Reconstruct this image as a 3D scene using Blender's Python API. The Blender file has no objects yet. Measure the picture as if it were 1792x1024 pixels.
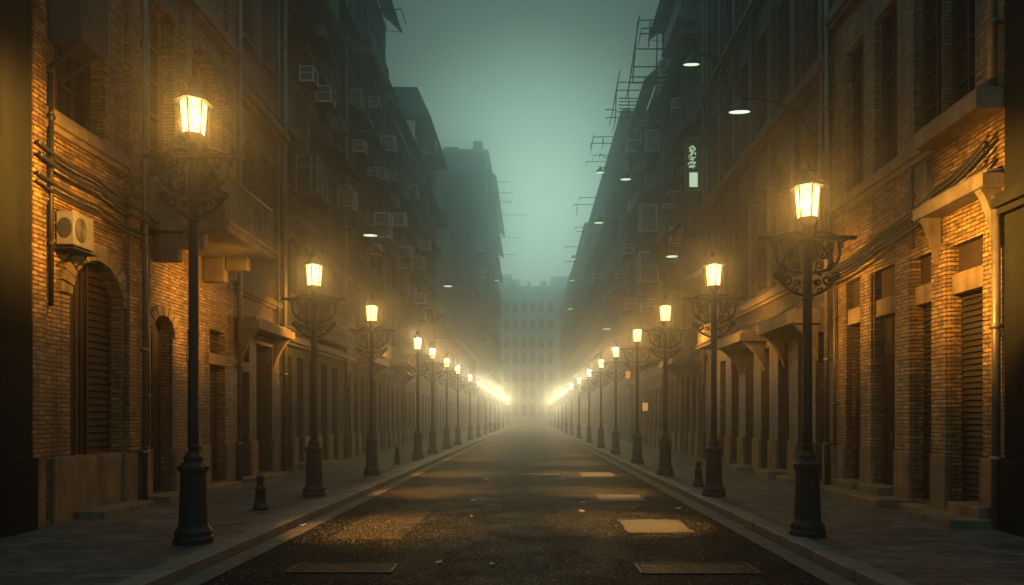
import bpy, math, random
from mathutils import Vector
R = math.radians
random.seed(11)
S = bpy.context.scene
COL = S.collection

# ---------------------------------------------------------------- camera
CAMZ = 1.72
F = 1200.0                      # focal length in photo pixels
VPX, VPY = 930.0, 732.0         # where the street vanishes in the photo
cam_d = bpy.data.cameras.new('camera'); cam = bpy.data.objects.new('camera', cam_d); COL.objects.link(cam)
cam.location = (0, 0, CAMZ); cam.rotation_euler = (R(90), 0, 0)
cam_d.sensor_width = 36; cam_d.lens = F / 1792 * 36
cam_d.shift_x = -(VPX - 896) / 1792; cam_d.shift_y = (VPY - 512) / 1792
cam_d.clip_start = 0.1; cam_d.clip_end = 2000
S.camera = cam

# ---------------------------------------------------------------- world, moon-pale sun, exposure
SUN_EL = R(18.5)
w = bpy.data.worlds.new('World'); S.world = w; w.use_nodes = True
nt = w.node_tree; nt.nodes.clear()
def wn(t): return nt.nodes.new(t)
out = wn('ShaderNodeOutputWorld'); bg = wn('ShaderNodeBackground')
sky = wn('ShaderNodeTexSky'); sky.sky_type = 'NISHITA'; sky.sun_disc = False
sky.sun_elevation = SUN_EL; sky.sun_rotation = 0; sky.air_density = 2; sky.dust_density = 4
tc = wn('ShaderNodeTexCoord')
dot = wn('ShaderNodeVectorMath'); dot.operation = 'DOT_PRODUCT'
nt.links.new(tc.outputs['Generated'], dot.inputs[0])
dot.inputs[1].default_value = (0, math.cos(R(11)), math.sin(R(11)))
ramp = wn('ShaderNodeValToRGB')
nt.links.new(dot.outputs['Value'], ramp.inputs[0])
e = ramp.color_ramp.elements
e[0].position = 0.0; e[0].color = (.26, .68, .82, 1)
e[1].position = 1.0; e[1].color = (.58, .86, .70, 1)
for p, c in ((.70, (.16, .44, .54, 1)), (.90, (.04, .105, .12, 1)), (.945, (.025, .07, .075, 1)), (.982, (.15, .32, .28, 1))):
    x = e.new(p); x.color = c
tint = wn('ShaderNodeMix'); tint.data_type = 'RGBA'; tint.blend_type = 'MULTIPLY'; tint.inputs['Factor'].default_value = 1
nt.links.new(sky.outputs[0], tint.inputs[6]); tint.inputs[7].default_value = (.0035, .0045, .0042, 1)
add = wn('ShaderNodeMix'); add.data_type = 'RGBA'; add.blend_type = 'ADD'; add.inputs['Factor'].default_value = 1
nt.links.new(tint.outputs[2], add.inputs[6]); nt.links.new(ramp.outputs[0], add.inputs[7])
nt.links.new(add.outputs[2], bg.inputs['Color']); bg.inputs['Strength'].default_value = 1.0
nt.links.new(bg.outputs[0], out.inputs['Surface'])

sun_d = bpy.data.lights.new('sun', 'SUN'); sun = bpy.data.objects.new('sun', sun_d); COL.objects.link(sun)
sun_d.energy = .24; sun_d.angle = R(17); sun_d.color = (.60, 1.0, .83)
sun.rotation_euler = (-(R(90) - SUN_EL), 0, 0)      # light travels towards the camera, from over the street's far end

S.view_settings.view_transform = 'Standard'; S.view_settings.look = 'None'
S.view_settings.exposure = -1.0; S.view_settings.gamma = 1
S.render.engine = 'CYCLES'
cy = S.cycles
cy.use_denoising = True
try: cy.denoiser = 'OPENIMAGEDENOISE'
except Exception: pass
cy.max_bounces = 5; cy.diffuse_bounces = 2; cy.glossy_bounces = 2; cy.transmission_bounces = 2
cy.volume_bounces = 2; cy.transparent_max_bounces = 8
cy.use_light_tree = True; cy.sample_clamp_indirect = 4; cy.caustics_reflective = False; cy.caustics_refractive = False

LAMP_POWER = 560.0
LAMP_COL = (1.0, .47, .09)
HAZE_DENSITY = 0.0094

# ---------------------------------------------------------------- materials
MATS = {}
def mat(name):
    m = bpy.data.materials.new(name); m.use_nodes = True
    n = m.node_tree.nodes; l = m.node_tree.links
    b = n['Principled BSDF']; MATS[name] = m
    return m, n, l, b
def noise(n, l, vec, scale, detail=6, rough=.6):
    t = n.new('ShaderNodeTexNoise'); t.inputs['Scale'].default_value = scale
    t.inputs['Detail'].default_value = detail; t.inputs['Roughness'].default_value = rough
    if vec is not None: l.new(vec, t.inputs['Vector'])
    return t.outputs['Fac']
def mixc(n, l, fac, a, b, mode='MIX'):
    m = n.new('ShaderNodeMix'); m.data_type = 'RGBA'; m.blend_type = mode
    for i, v in ((0, fac), (6, a), (7, b)):
        if hasattr(v, 'node'): l.new(v, m.inputs[i])
        elif i == 0: m.inputs[0].default_value = v
        else: m.inputs[i].default_value = (*v, 1)
    return m.outputs[2]
def ramped(n, l, fac, p0, p1, v0=0., v1=1.):
    m = n.new('ShaderNodeMapRange'); l.new(fac, m.inputs[0])
    m.inputs[1].default_value = p0; m.inputs[2].default_value = p1
    m.inputs[3].default_value = v0; m.inputs[4].default_value = v1
    return m.outputs[0]
def scaled(n, l, vec, s):
    m = n.new('ShaderNodeVectorMath'); m.operation = 'MULTIPLY'; l.new(vec, m.inputs[0]); m.inputs[1].default_value = s
    return m.outputs[0]
def bump(n, l, b, h, strength, dist, prev=None):
    p = n.new('ShaderNodeBump'); p.inputs['Strength'].default_value = strength; p.inputs['Distance'].default_value = dist
    l.new(h, p.inputs['Height'])
    if prev is not None: l.new(prev, p.inputs['Normal'])
    l.new(p.outputs[0], b.inputs['Normal'])
    return p.outputs[0]
def surface(name, c1, c2, scale=4, rough=.7, bstr=.3, bdist=.01, metal=0., spec=.4, streak=True, vary=False):
    """mottled plain surface with rain streaks and dirt"""
    m, n, l, b = mat(name)
    g = n.new('ShaderNodeNewGeometry').outputs['Position']
    f = ramped(n, l, noise(n, l, g, scale), .3, .7)
    c = mixc(n, l, f, c1, c2)
    if streak:
        s = ramped(n, l, noise(n, l, scaled(n, l, g, (5, 5, .5)), 1.0, 5), .42, .72)
        d = mixc(n, l, .55, c, (.02, .018, .015))
        c = mixc(n, l, s, c, d)
    if vary:          # each unit has weathered differently
        oi = n.new('ShaderNodeObjectInfo').outputs['Random']
        c = mixc(n, l, ramped(n, l, oi, 0, 1, 0, .8), c, mixc(n, l, noise(n, l, g, 2.5), (.20, .17, .13), (.10, .075, .05)))
    l.new(c, b.inputs['Base Color'])
    b.inputs['Metallic'].default_value = metal; b.inputs['Specular IOR Level'].default_value = spec
    r = ramped(n, l, noise(n, l, g, scale * 3), .3, .7, rough - .12, min(1, rough + .12)); l.new(r, b.inputs['Roughness'])
    if bstr: bump(n, l, b, noise(n, l, g, scale * 14), bstr, bdist)
    return m
def brick(name, c1, c2, mortar, bw=.21, rh=.068, rough=.58, dist=.014):
    m, n, l, b = mat(name)
    g = n.new('ShaderNodeNewGeometry').outputs['Position']
    sp = n.new('ShaderNodeSeparateXYZ'); l.new(g, sp.inputs[0])
    ad = n.new('ShaderNodeMath'); ad.operation = 'ADD'; l.new(sp.outputs[0], ad.inputs[0]); l.new(sp.outputs[1], ad.inputs[1])
    cb = n.new('ShaderNodeCombineXYZ'); l.new(ad.outputs[0], cb.inputs[0]); l.new(sp.outputs[2], cb.inputs[1])
    # slightly uneven courses
    nz = n.new('ShaderNodeTexNoise'); nz.inputs['Scale'].default_value = 2.2; nz.inputs['Detail'].default_value = 2; l.new(cb.outputs[0], nz.inputs['Vector'])
    wob = n.new('ShaderNodeVectorMath'); wob.operation = 'MULTIPLY_ADD'
    l.new(nz.outputs['Color'], wob.inputs[0]); wob.inputs[1].default_value = (.03, .03, 0); l.new(cb.outputs[0], wob.inputs[2])
    t = n.new('ShaderNodeTexBrick'); l.new(wob.outputs[0], t.inputs['Vector'])
    t.inputs['Scale'].default_value = 1; t.inputs['Brick Width'].default_value = bw; t.inputs['Row Height'].default_value = rh
    t.inputs['Mortar Size'].default_value = .011; t.inputs['Mortar Smooth'].default_value = .45
    t.inputs['Color1'].default_value = (*c1, 1); t.inputs['Color2'].default_value = (*c2, 1); t.inputs['Mortar'].default_value = (*mortar, 1)
    big = ramped(n, l, noise(n, l, g, .9, 8, .65), .36, .66)
    dk = mixc(n, l, .42, t.outputs['Color'], (.02, .015, .012))
    c = mixc(n, l, big, t.outputs['Color'], dk)
    st = ramped(n, l, noise(n, l, scaled(n, l, g, (4, 4, .35)), 1, 5), .46, .66)
    c = mixc(n, l, st, c, mixc(n, l, .68, c, (.015, .012, .01)))
    # soot blotches and single burnt or bleached bricks
    vb = n.new('ShaderNodeTexNoise'); vb.inputs['Scale'].default_value = 5.5; vb.inputs['Detail'].default_value = 3; l.new(scaled(n, l, cb.outputs[0], (1, 2.6, 1)), vb.inputs['Vector'])
    c = mixc(n, l, ramped(n, l, vb.outputs['Fac'], .52, .62), c, mixc(n, l, .6, c, (.03, .02, .015)))
    c = mixc(n, l, ramped(n, l, vb.outputs['Fac'], .40, .32), c, mixc(n, l, .3, c, (.45, .36, .24)))
    l.new(c, b.inputs['Base Color'])
    b.inputs['Specular IOR Level'].default_value = .5
    l.new(ramped(n, l, noise(n, l, g, 9), .3, .7, rough - .2, rough + .15), b.inputs['Roughness'])
    inv = n.new('ShaderNodeMath'); inv.operation = 'SUBTRACT'; inv.inputs[0].default_value = 1; l.new(t.outputs['Fac'], inv.inputs[1])
    p = bump(n, l, b, inv.outputs[0], .9, dist)
    bump(n, l, b, noise(n, l, g, 45, 4), .45, .008, p)
    return m
brick('brick_ochre', (.44, .265, .095), (.20, .115, .042), (.035, .027, .02))
brick('brick_warm', (.46, .29, .105), (.22, .13, .048), (.035, .028, .02))
brick('brick_grey', (.15, .105, .068), (.075, .055, .038), (.05, .045, .04))
brick('brick_dark', (.12, .10, .085), (.07, .06, .055), (.04, .037, .034))
surface('stone', (.27, .20, .12), (.13, .098, .06), 3, .75, .5, .015)
surface('stone_dark', (.17, .14, .11), (.09, .075, .06), 3, .75, .5, .015)
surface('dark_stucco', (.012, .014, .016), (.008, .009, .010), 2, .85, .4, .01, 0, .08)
surface('concrete', (.11, .108, .10), (.06, .06, .056), 1.6, .85, .4, .012)
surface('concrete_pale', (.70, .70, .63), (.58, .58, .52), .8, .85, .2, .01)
surface('grime_wall', (.07, .067, .062), (.035, .035, .034), 1.2, .85, .4, .012)
surface('iron', (.009, .012, .014), (.016, .019, .02), 9, .5, .35, .004, 0, .35, False)
surface('iron_warm', (.018, .014, .011), (.032, .023, .015), 12, .45, .3, .004, .2, .4, False)
surface('pipe_metal', (.20, .17, .13), (.11, .09, .07), 5, .45, .25, .004, .4, .5)
surface('ac_white', (.80, .82, .76), (.60, .62, .56), 4, .5, .1, .004, 0, .4, True, True)
surface('ac_grey', (.26, .28, .26), (.16, .17, .16), 4, .55, .1, .004, 0, .4, True, True)
surface('vent_dark', (.025, .03, .03), (.04, .045, .045), 8, .6, .1, .004, 0, .4, False)
surface('awning_dark', (.05, .055, .055), (.028, .03, .032), 2, .8, .3, .01)
surface('shutter_metal', (.045, .036, .03), (.025, .021, .018), 2.5, .5, .15, .004, .2, .5)
surface('wood', (.045, .026, .015), (.025, .015, .009), 5, .6, .3, .006)
surface('wood_warm', (.24, .11, .045), (.13, .06, .026), 5, .6, .3, .006)
surface('cable_black', (.012, .012, .012), (.02, .02, .02), 6, .5, 0, .004, 0, .5, False)
surface('paper', (.62, .6, .52), (.45, .42, .36), 20, .8, 0, .004, 0, .3, False)
surface('leaf_dry', (.30, .16, .05), (.18, .09, .03), 30, .8, 0, .004, 0, .3, False)
def glass_mat():
    m, n, l, b = mat('window_glass')
    g = n.new('ShaderNodeNewGeometry').outputs['Position']
    l.new(mixc(n, l, noise(n, l, g, 2), (.008, .012, .014), (.025, .028, .027)), b.inputs['Base Color'])
    b.inputs['Roughness'].default_value = .22; b.inputs['Specular IOR Level'].default_value = .5
    bump(n, l, b, noise(n, l, g, 1.3, 2), .1, .02)
glass_mat()
def asphalt(name, dark, mid, light, rough=.62):
    m, n, l, b = mat(name)
    g = n.new('ShaderNodeNewGeometry').outputs['Position']
    v = n.new('ShaderNodeTexVoronoi'); v.inputs['Scale'].default_value = 40; l.new(g, v.inputs['Vector'])
    grain = ramped(n, l, v.outputs['Distance'], .05, .62)
    sepc = n.new('ShaderNodeSeparateColor'); l.new(v.outputs['Color'], sepc.inputs[0])
    stone = ramped(n, l, sepc.outputs[0], .80, .97)
    base = mixc(n, l, ramped(n, l, noise(n, l, g, .7, 7), .35, .68), dark, mid)
    c = mixc(n, l, stone, base, light)
    c = mixc(n, l, ramped(n, l, grain, .35, .95), c, mixc(n, l, .7, c, (.006, .006, .006)))
    crack = n.new('ShaderNodeTexVoronoi'); crack.feature = 'DISTANCE_TO_EDGE'; crack.inputs['Scale'].default_value = .33
    cw = n.new('ShaderNodeVectorMath'); cw.operation = 'ADD'; l.new(g, cw.inputs[0])
    cn = n.new('ShaderNodeTexNoise'); cn.inputs['Scale'].default_value = 1.7; cn.inputs['Detail'].default_value = 6; l.new(g, cn.inputs['Vector']); l.new(cn.outputs['Color'], cw.inputs[1])
    l.new(cw.outputs[0], crack.inputs['Vector'])
    ck = ramped(n, l, crack.outputs['Distance'], .0, .006, .8, 0)
    c = mixc(n, l, ck, c, (.006, .006, .006))
    l.new(c, b.inputs['Base Color'])
    l.new(ramped(n, l, noise(n, l, g, 1.6, 5), .3, .7, rough - .14, rough + .14), b.inputs['Roughness'])
    b.inputs['Specular IOR Level'].default_value = .03
    inv = n.new('ShaderNodeMath'); inv.operation = 'SUBTRACT'; inv.inputs[0].default_value = 1; l.new(grain, inv.inputs[1])
    p = bump(n, l, b, inv.outputs[0], .8, .010)
    bump(n, l, b, noise(n, l, g, 3, 4), .3, .03, p)
asphalt('asphalt', (.004, .005, .007), (.009, .010, .013), (.26, .225, .18), .6)
asphalt('painted_light_pool', (.045, .041, .036), (.062, .055, .046), (.36, .28, .18), .55)  # pool of lamp light put into the colour as paler, warmer asphalt
def paving():
    m, n, l, b = mat('paving')
    g = n.new('ShaderNodeNewGeometry').outputs['Position']
    nz = n.new('ShaderNodeTexNoise'); nz.inputs['Scale'].default_value = 1.8; nz.inputs['Detail'].default_value = 3; l.new(g, nz.inputs['Vector'])
    wob = n.new('ShaderNodeVectorMath'); wob.operation = 'MULTIPLY_ADD'
    l.new(nz.outputs['Color'], wob.inputs[0]); wob.inputs[1].default_value = (.07, .07, 0); l.new(g, wob.inputs[2])
    t = n.new('ShaderNodeTexBrick'); l.new(wob.outputs[0], t.inputs['Vector'])
    t.inputs['Scale'].default_value = 1; t.inputs['Brick Width'].default_value = .42; t.inputs['Row Height'].default_value = .21
    t.inputs['Mortar Size'].default_value = .012; t.inputs['Mortar Smooth'].default_value = .5
    t.inputs['Color1'].default_value = (.20, .185, .155, 1); t.inputs['Color2'].default_value = (.085, .08, .07, 1); t.inputs['Mortar'].default_value = (.02, .019, .017, 1)
    d = ramped(n, l, noise(n, l, g, 1.1, 8, .7), .35, .66)
    l.new(mixc(n, l, d, t.outputs['Color'], mixc(n, l, .6, t.outputs['Color'], (.02, .02, .018))), b.inputs['Base Color'])
    l.new(ramped(n, l, noise(n, l, g, 3.5, 6), .3, .7, .34, .62), b.inputs['Roughness'])
    inv = n.new('ShaderNodeMath'); inv.operation = 'SUBTRACT'; inv.inputs[0].default_value = 1; l.new(t.outputs['Fac'], inv.inputs[1])
    p = bump(n, l, b, inv.outputs[0], .7, .012)
    bump(n, l, b, noise(n, l, scaled(n, l, g, (1, 2.2, 1)), 11, 6), .6, .022, p)
paving()
surface('kerb_stone', (.20, .18, .145), (.12, .11, .09), 3, .6, .5, .012, 0, .4, False)
def worn_paint():
    m, n, l, b = mat('road_paint')
    g = n.new('ShaderNodeNewGeometry').outputs['Position']
    f = ramped(n, l, noise(n, l, g, 22, 9, .8), .44, .58)
    l.new(mixc(n, l, f, (.018, .018, .018), mixc(n, l, noise(n, l, g, 5), (.115, .114, .104), (.055, .055, .05))), b.inputs['Base Color'])
    b.inputs['Roughness'].default_value = .6
    bump(n, l, b, noise(n, l, g, 60, 3), .5, .006)
worn_paint()
def glow(name, col, strength, see=0.):
    m = bpy.data.materials.new(name); m.use_nodes = True; MATS[name] = m
    n = m.node_tree.nodes; l = m.node_tree.links; n.clear()
    o = n.new('ShaderNodeOutputMaterial'); em = n.new('ShaderNodeEmission')
    em.inputs['Color'].default_value = (*col, 1); em.inputs['Strength'].default_value = strength
    if see:
        tr = n.new('ShaderNodeBsdfTransparent'); mx = n.new('ShaderNodeMixShader'); mx.inputs[0].default_value = 1 - see
        tr.inputs['Color'].default_value = (1, .97, .9, 1)
        l.new(tr.outputs[0], mx.inputs[1]); l.new(em.outputs[0], mx.inputs[2]); l.new(mx.outputs[0], o.inputs[0])
    else: l.new(em.outputs[0], o.inputs[0])
    try: m.cycles.emission_sampling = 'NONE'
    except Exception: pass
glow('lantern_glass', (1.0, .66, .25), 8.0, .45)
glow('cold_disc', (.80, 1.0, .72), 2.6)
glow('sign_light', (.72, 1.0, .62), 1.5)
glow('amber_glass', (1.0, .45, .08), 1.5, .3)

# ---------------------------------------------------------------- mesh helpers
class MB:
    def __init__(s): s.v = []; s.f = []; s.sm = []
    def face(s, pts, smooth=False):
        k = len(s.v); s.v += [tuple(p) for p in pts]; s.f.append(tuple(range(k, k + len(pts)))); s.sm.append(smooth)
    def box(s, x0, x1, y0, y1, z0, z1):
        x0, x1 = sorted((x0, x1)); y0, y1 = sorted((y0, y1)); z0, z1 = sorted((z0, z1))
        k = len(s.v)
        s.v += [(x0, y0, z0), (x1, y0, z0), (x1, y1, z0), (x0, y1, z0), (x0, y0, z1), (x1, y0, z1), (x1, y1, z1), (x0, y1, z1)]
        for q in ((3, 2, 1, 0), (4, 5, 6, 7), (0, 1, 5, 4), (1, 2, 6, 5), (2, 3, 7, 6), (3, 0, 4, 7)):
            s.f.append(tuple(k + i for i in q)); s.sm.append(False)
        return s
    def hexa(s, p):        # eight corners in box order
        k = len(s.v); s.v += [tuple(q) for q in p]
        for q in ((3, 2, 1, 0), (4, 5, 6, 7), (0, 1, 5, 4), (1, 2, 6, 5), (2, 3, 7, 6), (3, 0, 4, 7)):
            s.f.append(tuple(k + i for i in q)); s.sm.append(False)
        return s
    def tube(s, pts, r, n=6, r1=None):
        pts = [Vector(p) for p in pts]; m = len(pts); k = len(s.v); r1 = r if r1 is None else r1
        up = None
        for i, p in enumerate(pts):
            t = (pts[min(i + 1, m - 1)] - pts[max(i - 1, 0)]).normalized()
            if up is None:
                up = Vector((0, 0, 1)) if abs(t.z) < .9 else Vector((1, 0, 0))
            a = t.cross(up)
            if a.length < 1e-4: a = t.orthogonal()
            a.normalize(); b = a.cross(t).normalized(); up = b
            rr = r + (r1 - r) * i / max(1, m - 1)
            for j in range(n):
                an = 2 * math.pi * j / n
                s.v.append(tuple(p + a * (math.cos(an) * rr) + b * (math.sin(an) * rr)))
        for i in range(m - 1):
            for j in range(n):
                s.f.append((k + i * n + j, k + i * n + (j + 1) % n, k + (i + 1) * n + (j + 1) % n, k + (i + 1) * n + j)); s.sm.append(n > 4)
        s.f.append(tuple(k + j for j in range(n))[::-1]); s.sm.append(False)
        s.f.append(tuple(k + (m - 1) * n + j for j in range(n))); s.sm.append(False)
        return s
    def lathe(s, prof, n=16, c=(0, 0, 0), smooth=True, rot=0.):
        k = len(s.v); m = len(prof)
        for r, z in prof:
            for j in range(n):
                a = 2 * math.pi * j / n + rot
                s.v.append((c[0] + r * math.cos(a), c[1] + r * math.sin(a), c[2] + z))
        for i in range(m - 1):
            for j in range(n):
                s.f.append((k + i * n + j, k + i * n + (j + 1) % n, k + (i + 1) * n + (j + 1) % n, k + (i + 1) * n + j)); s.sm.append(smooth)
        s.f.append(tuple(k + j for j in range(n))[::-1]); s.sm.append(False)
        s.f.append(tuple(k + (m - 1) * n + j for j in range(n))); s.sm.append(False)
        return s
    def build(s, name, m, parent=None, loc=(0, 0, 0), bevel=0., label=None):
        d = bpy.data.meshes.new(name)
        off = Vector(loc)
        if parent is not None:
            off = Vector((0, 0, 0)); q = parent
            while q is not None: off += Vector(q.location); q = q.parent
        d.from_pydata([(a - off.x, b - off.y, c - off.z) for a, b, c in s.v], [], s.f)
        d.polygons.foreach_set('use_smooth', s.sm)
        d.materials.append(MATS[m]); d.update()
        o = bpy.data.objects.new(name, d); COL.objects.link(o); o.location = loc if parent is None else (0, 0, 0)
        if parent is not None: o.parent = parent
        if bevel:
            bv = o.modifiers.new('bevel', 'BEVEL'); bv.width = bevel; bv.segments = 2; bv.limit_method = 'ANGLE'
        if label: o['label'] = label
        return o
def tag(o, label=None, cat=None, group=None, kind=None):
    for k, v in (('label', label), ('category', cat), ('group', group), ('kind', kind)):
        if v: o[k] = v
    return o
def thing(name, label, cat, loc=(0, 0, 0), group=None):
    o = bpy.data.objects.new(name, None); COL.objects.link(o); o.location = loc; o.empty_display_size = .2
    return tag(o, label, cat, group)
def copy_tree(o, parent=None):
    c = o.copy(); COL.objects.link(c)
    if parent is not None: c.parent = parent
    for ch in list(o.children): copy_tree(ch, c)
    return c
ORD = ['nearest', 'second', 'third', 'fourth', 'fifth', 'sixth', 'seventh', 'eighth', 'ninth', 'tenth', 'eleventh', 'twelfth', 'thirteenth',
       'fourteenth', 'fifteenth', 'sixteenth', 'seventeenth', 'eighteenth', 'nineteenth', 'twentieth']

PZ = .12                          # pavement height
LX, RX = -7.3, 6.8                # house fronts
def z_at(py, Y): return CAMZ + (VPY - py) / F * Y
def x_at(px, Y): return (px - VPX) / F * Y
def Yl(px, X=LX): return -X * F / (VPX - px)
def Yr(px, X=RX): return X * F / (px - VPX)

# ---------------------------------------------------------------- ground
KL, KR = -3.72, 3.38              # kerb faces
GY0, GY1 = -14, 212
mb = MB(); mb.face([(-75, GY0, -.02), (75, GY0, -.02), (75, GY1, -.02), (-75, GY1, -.02)])
tag(mb.build('ground', 'concrete'), kind='structure')
def strip(y0=GY0, y1=155, n=1): pass
mb = MB(); mb.face([(KL, GY0, 0), (KR, GY0, 0), (KR, 152, 0), (KL, 152, 0)]); mb.face([(-60, 152, 0), (60, 152, 0), (60, 187, 0), (-60, 187, 0)])
tag(mb.build('road', 'asphalt'), kind='structure')
for sx, k, wl, nm in ((-1, KL, -9.4, 'pavement'), (1, KR, 9.0, 'pavement')):
    mb = MB(); mb.box(k + sx * .30, wl, GY0, 152, -.015, PZ)
    tag(mb.build(nm, 'paving'), kind='structure')
    mb = MB(); y = GY0 + .3
    while y < 60:                  # kerb stones, each a hair different
        L = 1.1; dz = random.uniform(-.006, .006); dx = random.uniform(-.006, .006)
        mb.box(k + dx, k + sx * .296, y + .006, y + L - .006, -.01, PZ + .012 + dz); y += L
    mb.box(k, k + sx * .296, y, 152, -.01, PZ + .012)
    tag(mb.build('kerb', 'kerb_stone', bevel=.018), kind='structure')
    mb = MB(); mb.box(k - sx * .012, k - sx * .30, GY0, 152, -.01, .006)
    tag(mb.build('gutter', 'stone_dark'), kind='structure')
# painted light pool, painted marks, gratings
def sheet(name, m, x0, x1, y0, y1, z=.005, jag=0.):
    mb = MB(); pts = []
    n = 12
    for i in range(n): pts.append((x0 + (x1 - x0) * i / n, y0 + random.uniform(-jag, jag), z))
    for i in range(n): pts.append((x1 + random.uniform(-jag, jag), y0 + (y1 - y0) * i / n, z))
    for i in range(n): pts.append((x1 - (x1 - x0) * i / n, y1 + random.uniform(-jag, jag), z))
    for i in range(n): pts.append((x0 + random.uniform(-jag, jag), y1 - (y1 - y0) * i / n, z))
    mb.face(pts)
    return tag(mb.build(name, m), kind='structure')
sheet('painted_light_pool', 'painted_light_pool', -2.9, -1.85, 9.7, 12.9, jag=.02)  # stands in for a lamp's light pool, painted on the road
for (x0, x1, y0, y1) in ((1.46, 2.46, 10.3, 11.6), (1.42, 2.40, 14.3, 15.4), (1.50, 2.50, 20.2, 21.7), (-.35, .85, 20.9, 21.4)):
    sheet('road_marking', 'road_paint', x0, x1, y0, y1, jag=.035)
def grating(label, x0, x1, y0, y1, cells, mats):
    t = thing('drain_grating', label, 'drain grating', ((x0 + x1) / 2, (y0 + y1) / 2, 0), 'gratings in the road')
    mb = MB()
    mb.box(x0, x1, y0, y0 + .05, .001, .016); mb.box(x0, x1, y1 - .05, y1, .001, .016)
    mb.box(x0, x0 + .05, y0 + .05, y1 - .05, .001, .016); mb.box(x1 - .05, x1, y0 + .05, y1 - .05, .001, .016)
    wd = (x1 - x0 - .1) / cells
    for i in range(1, cells): mb.box(x0 + .05 + wd * i - .012, x0 + .05 + wd * i + .012, y0 + .05, y1 - .05, .001, .015)
    mb.build('frame', 'iron', t, bevel=.004)
    for i in range(cells):
        p = MB(); a = x0 + .05 + wd * i + .02
        p.box(a, a + wd - .04, y0 + .07, y1 - .07, .001, .009)
        for j in range(5):
            yy = y0 + .09 + j * (y1 - y0 - .18) / 5
            p.box(a + .015, a + wd - .055, yy, yy + .022, .009, .013)
        p.build('plate', mats[i % len(mats)], t)
grating('dark iron drain grating with two warm brown plates on the right of the road', 1.2, 2.55, 7.55, 8.1, 6, ['iron_warm', 'iron_warm', 'iron', 'iron', 'iron', 'iron'])
grating('long dark iron cover plate set in the left of the road', -2.75, -1.55, 7.6, 8.05, 1, ['iron'])

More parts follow.
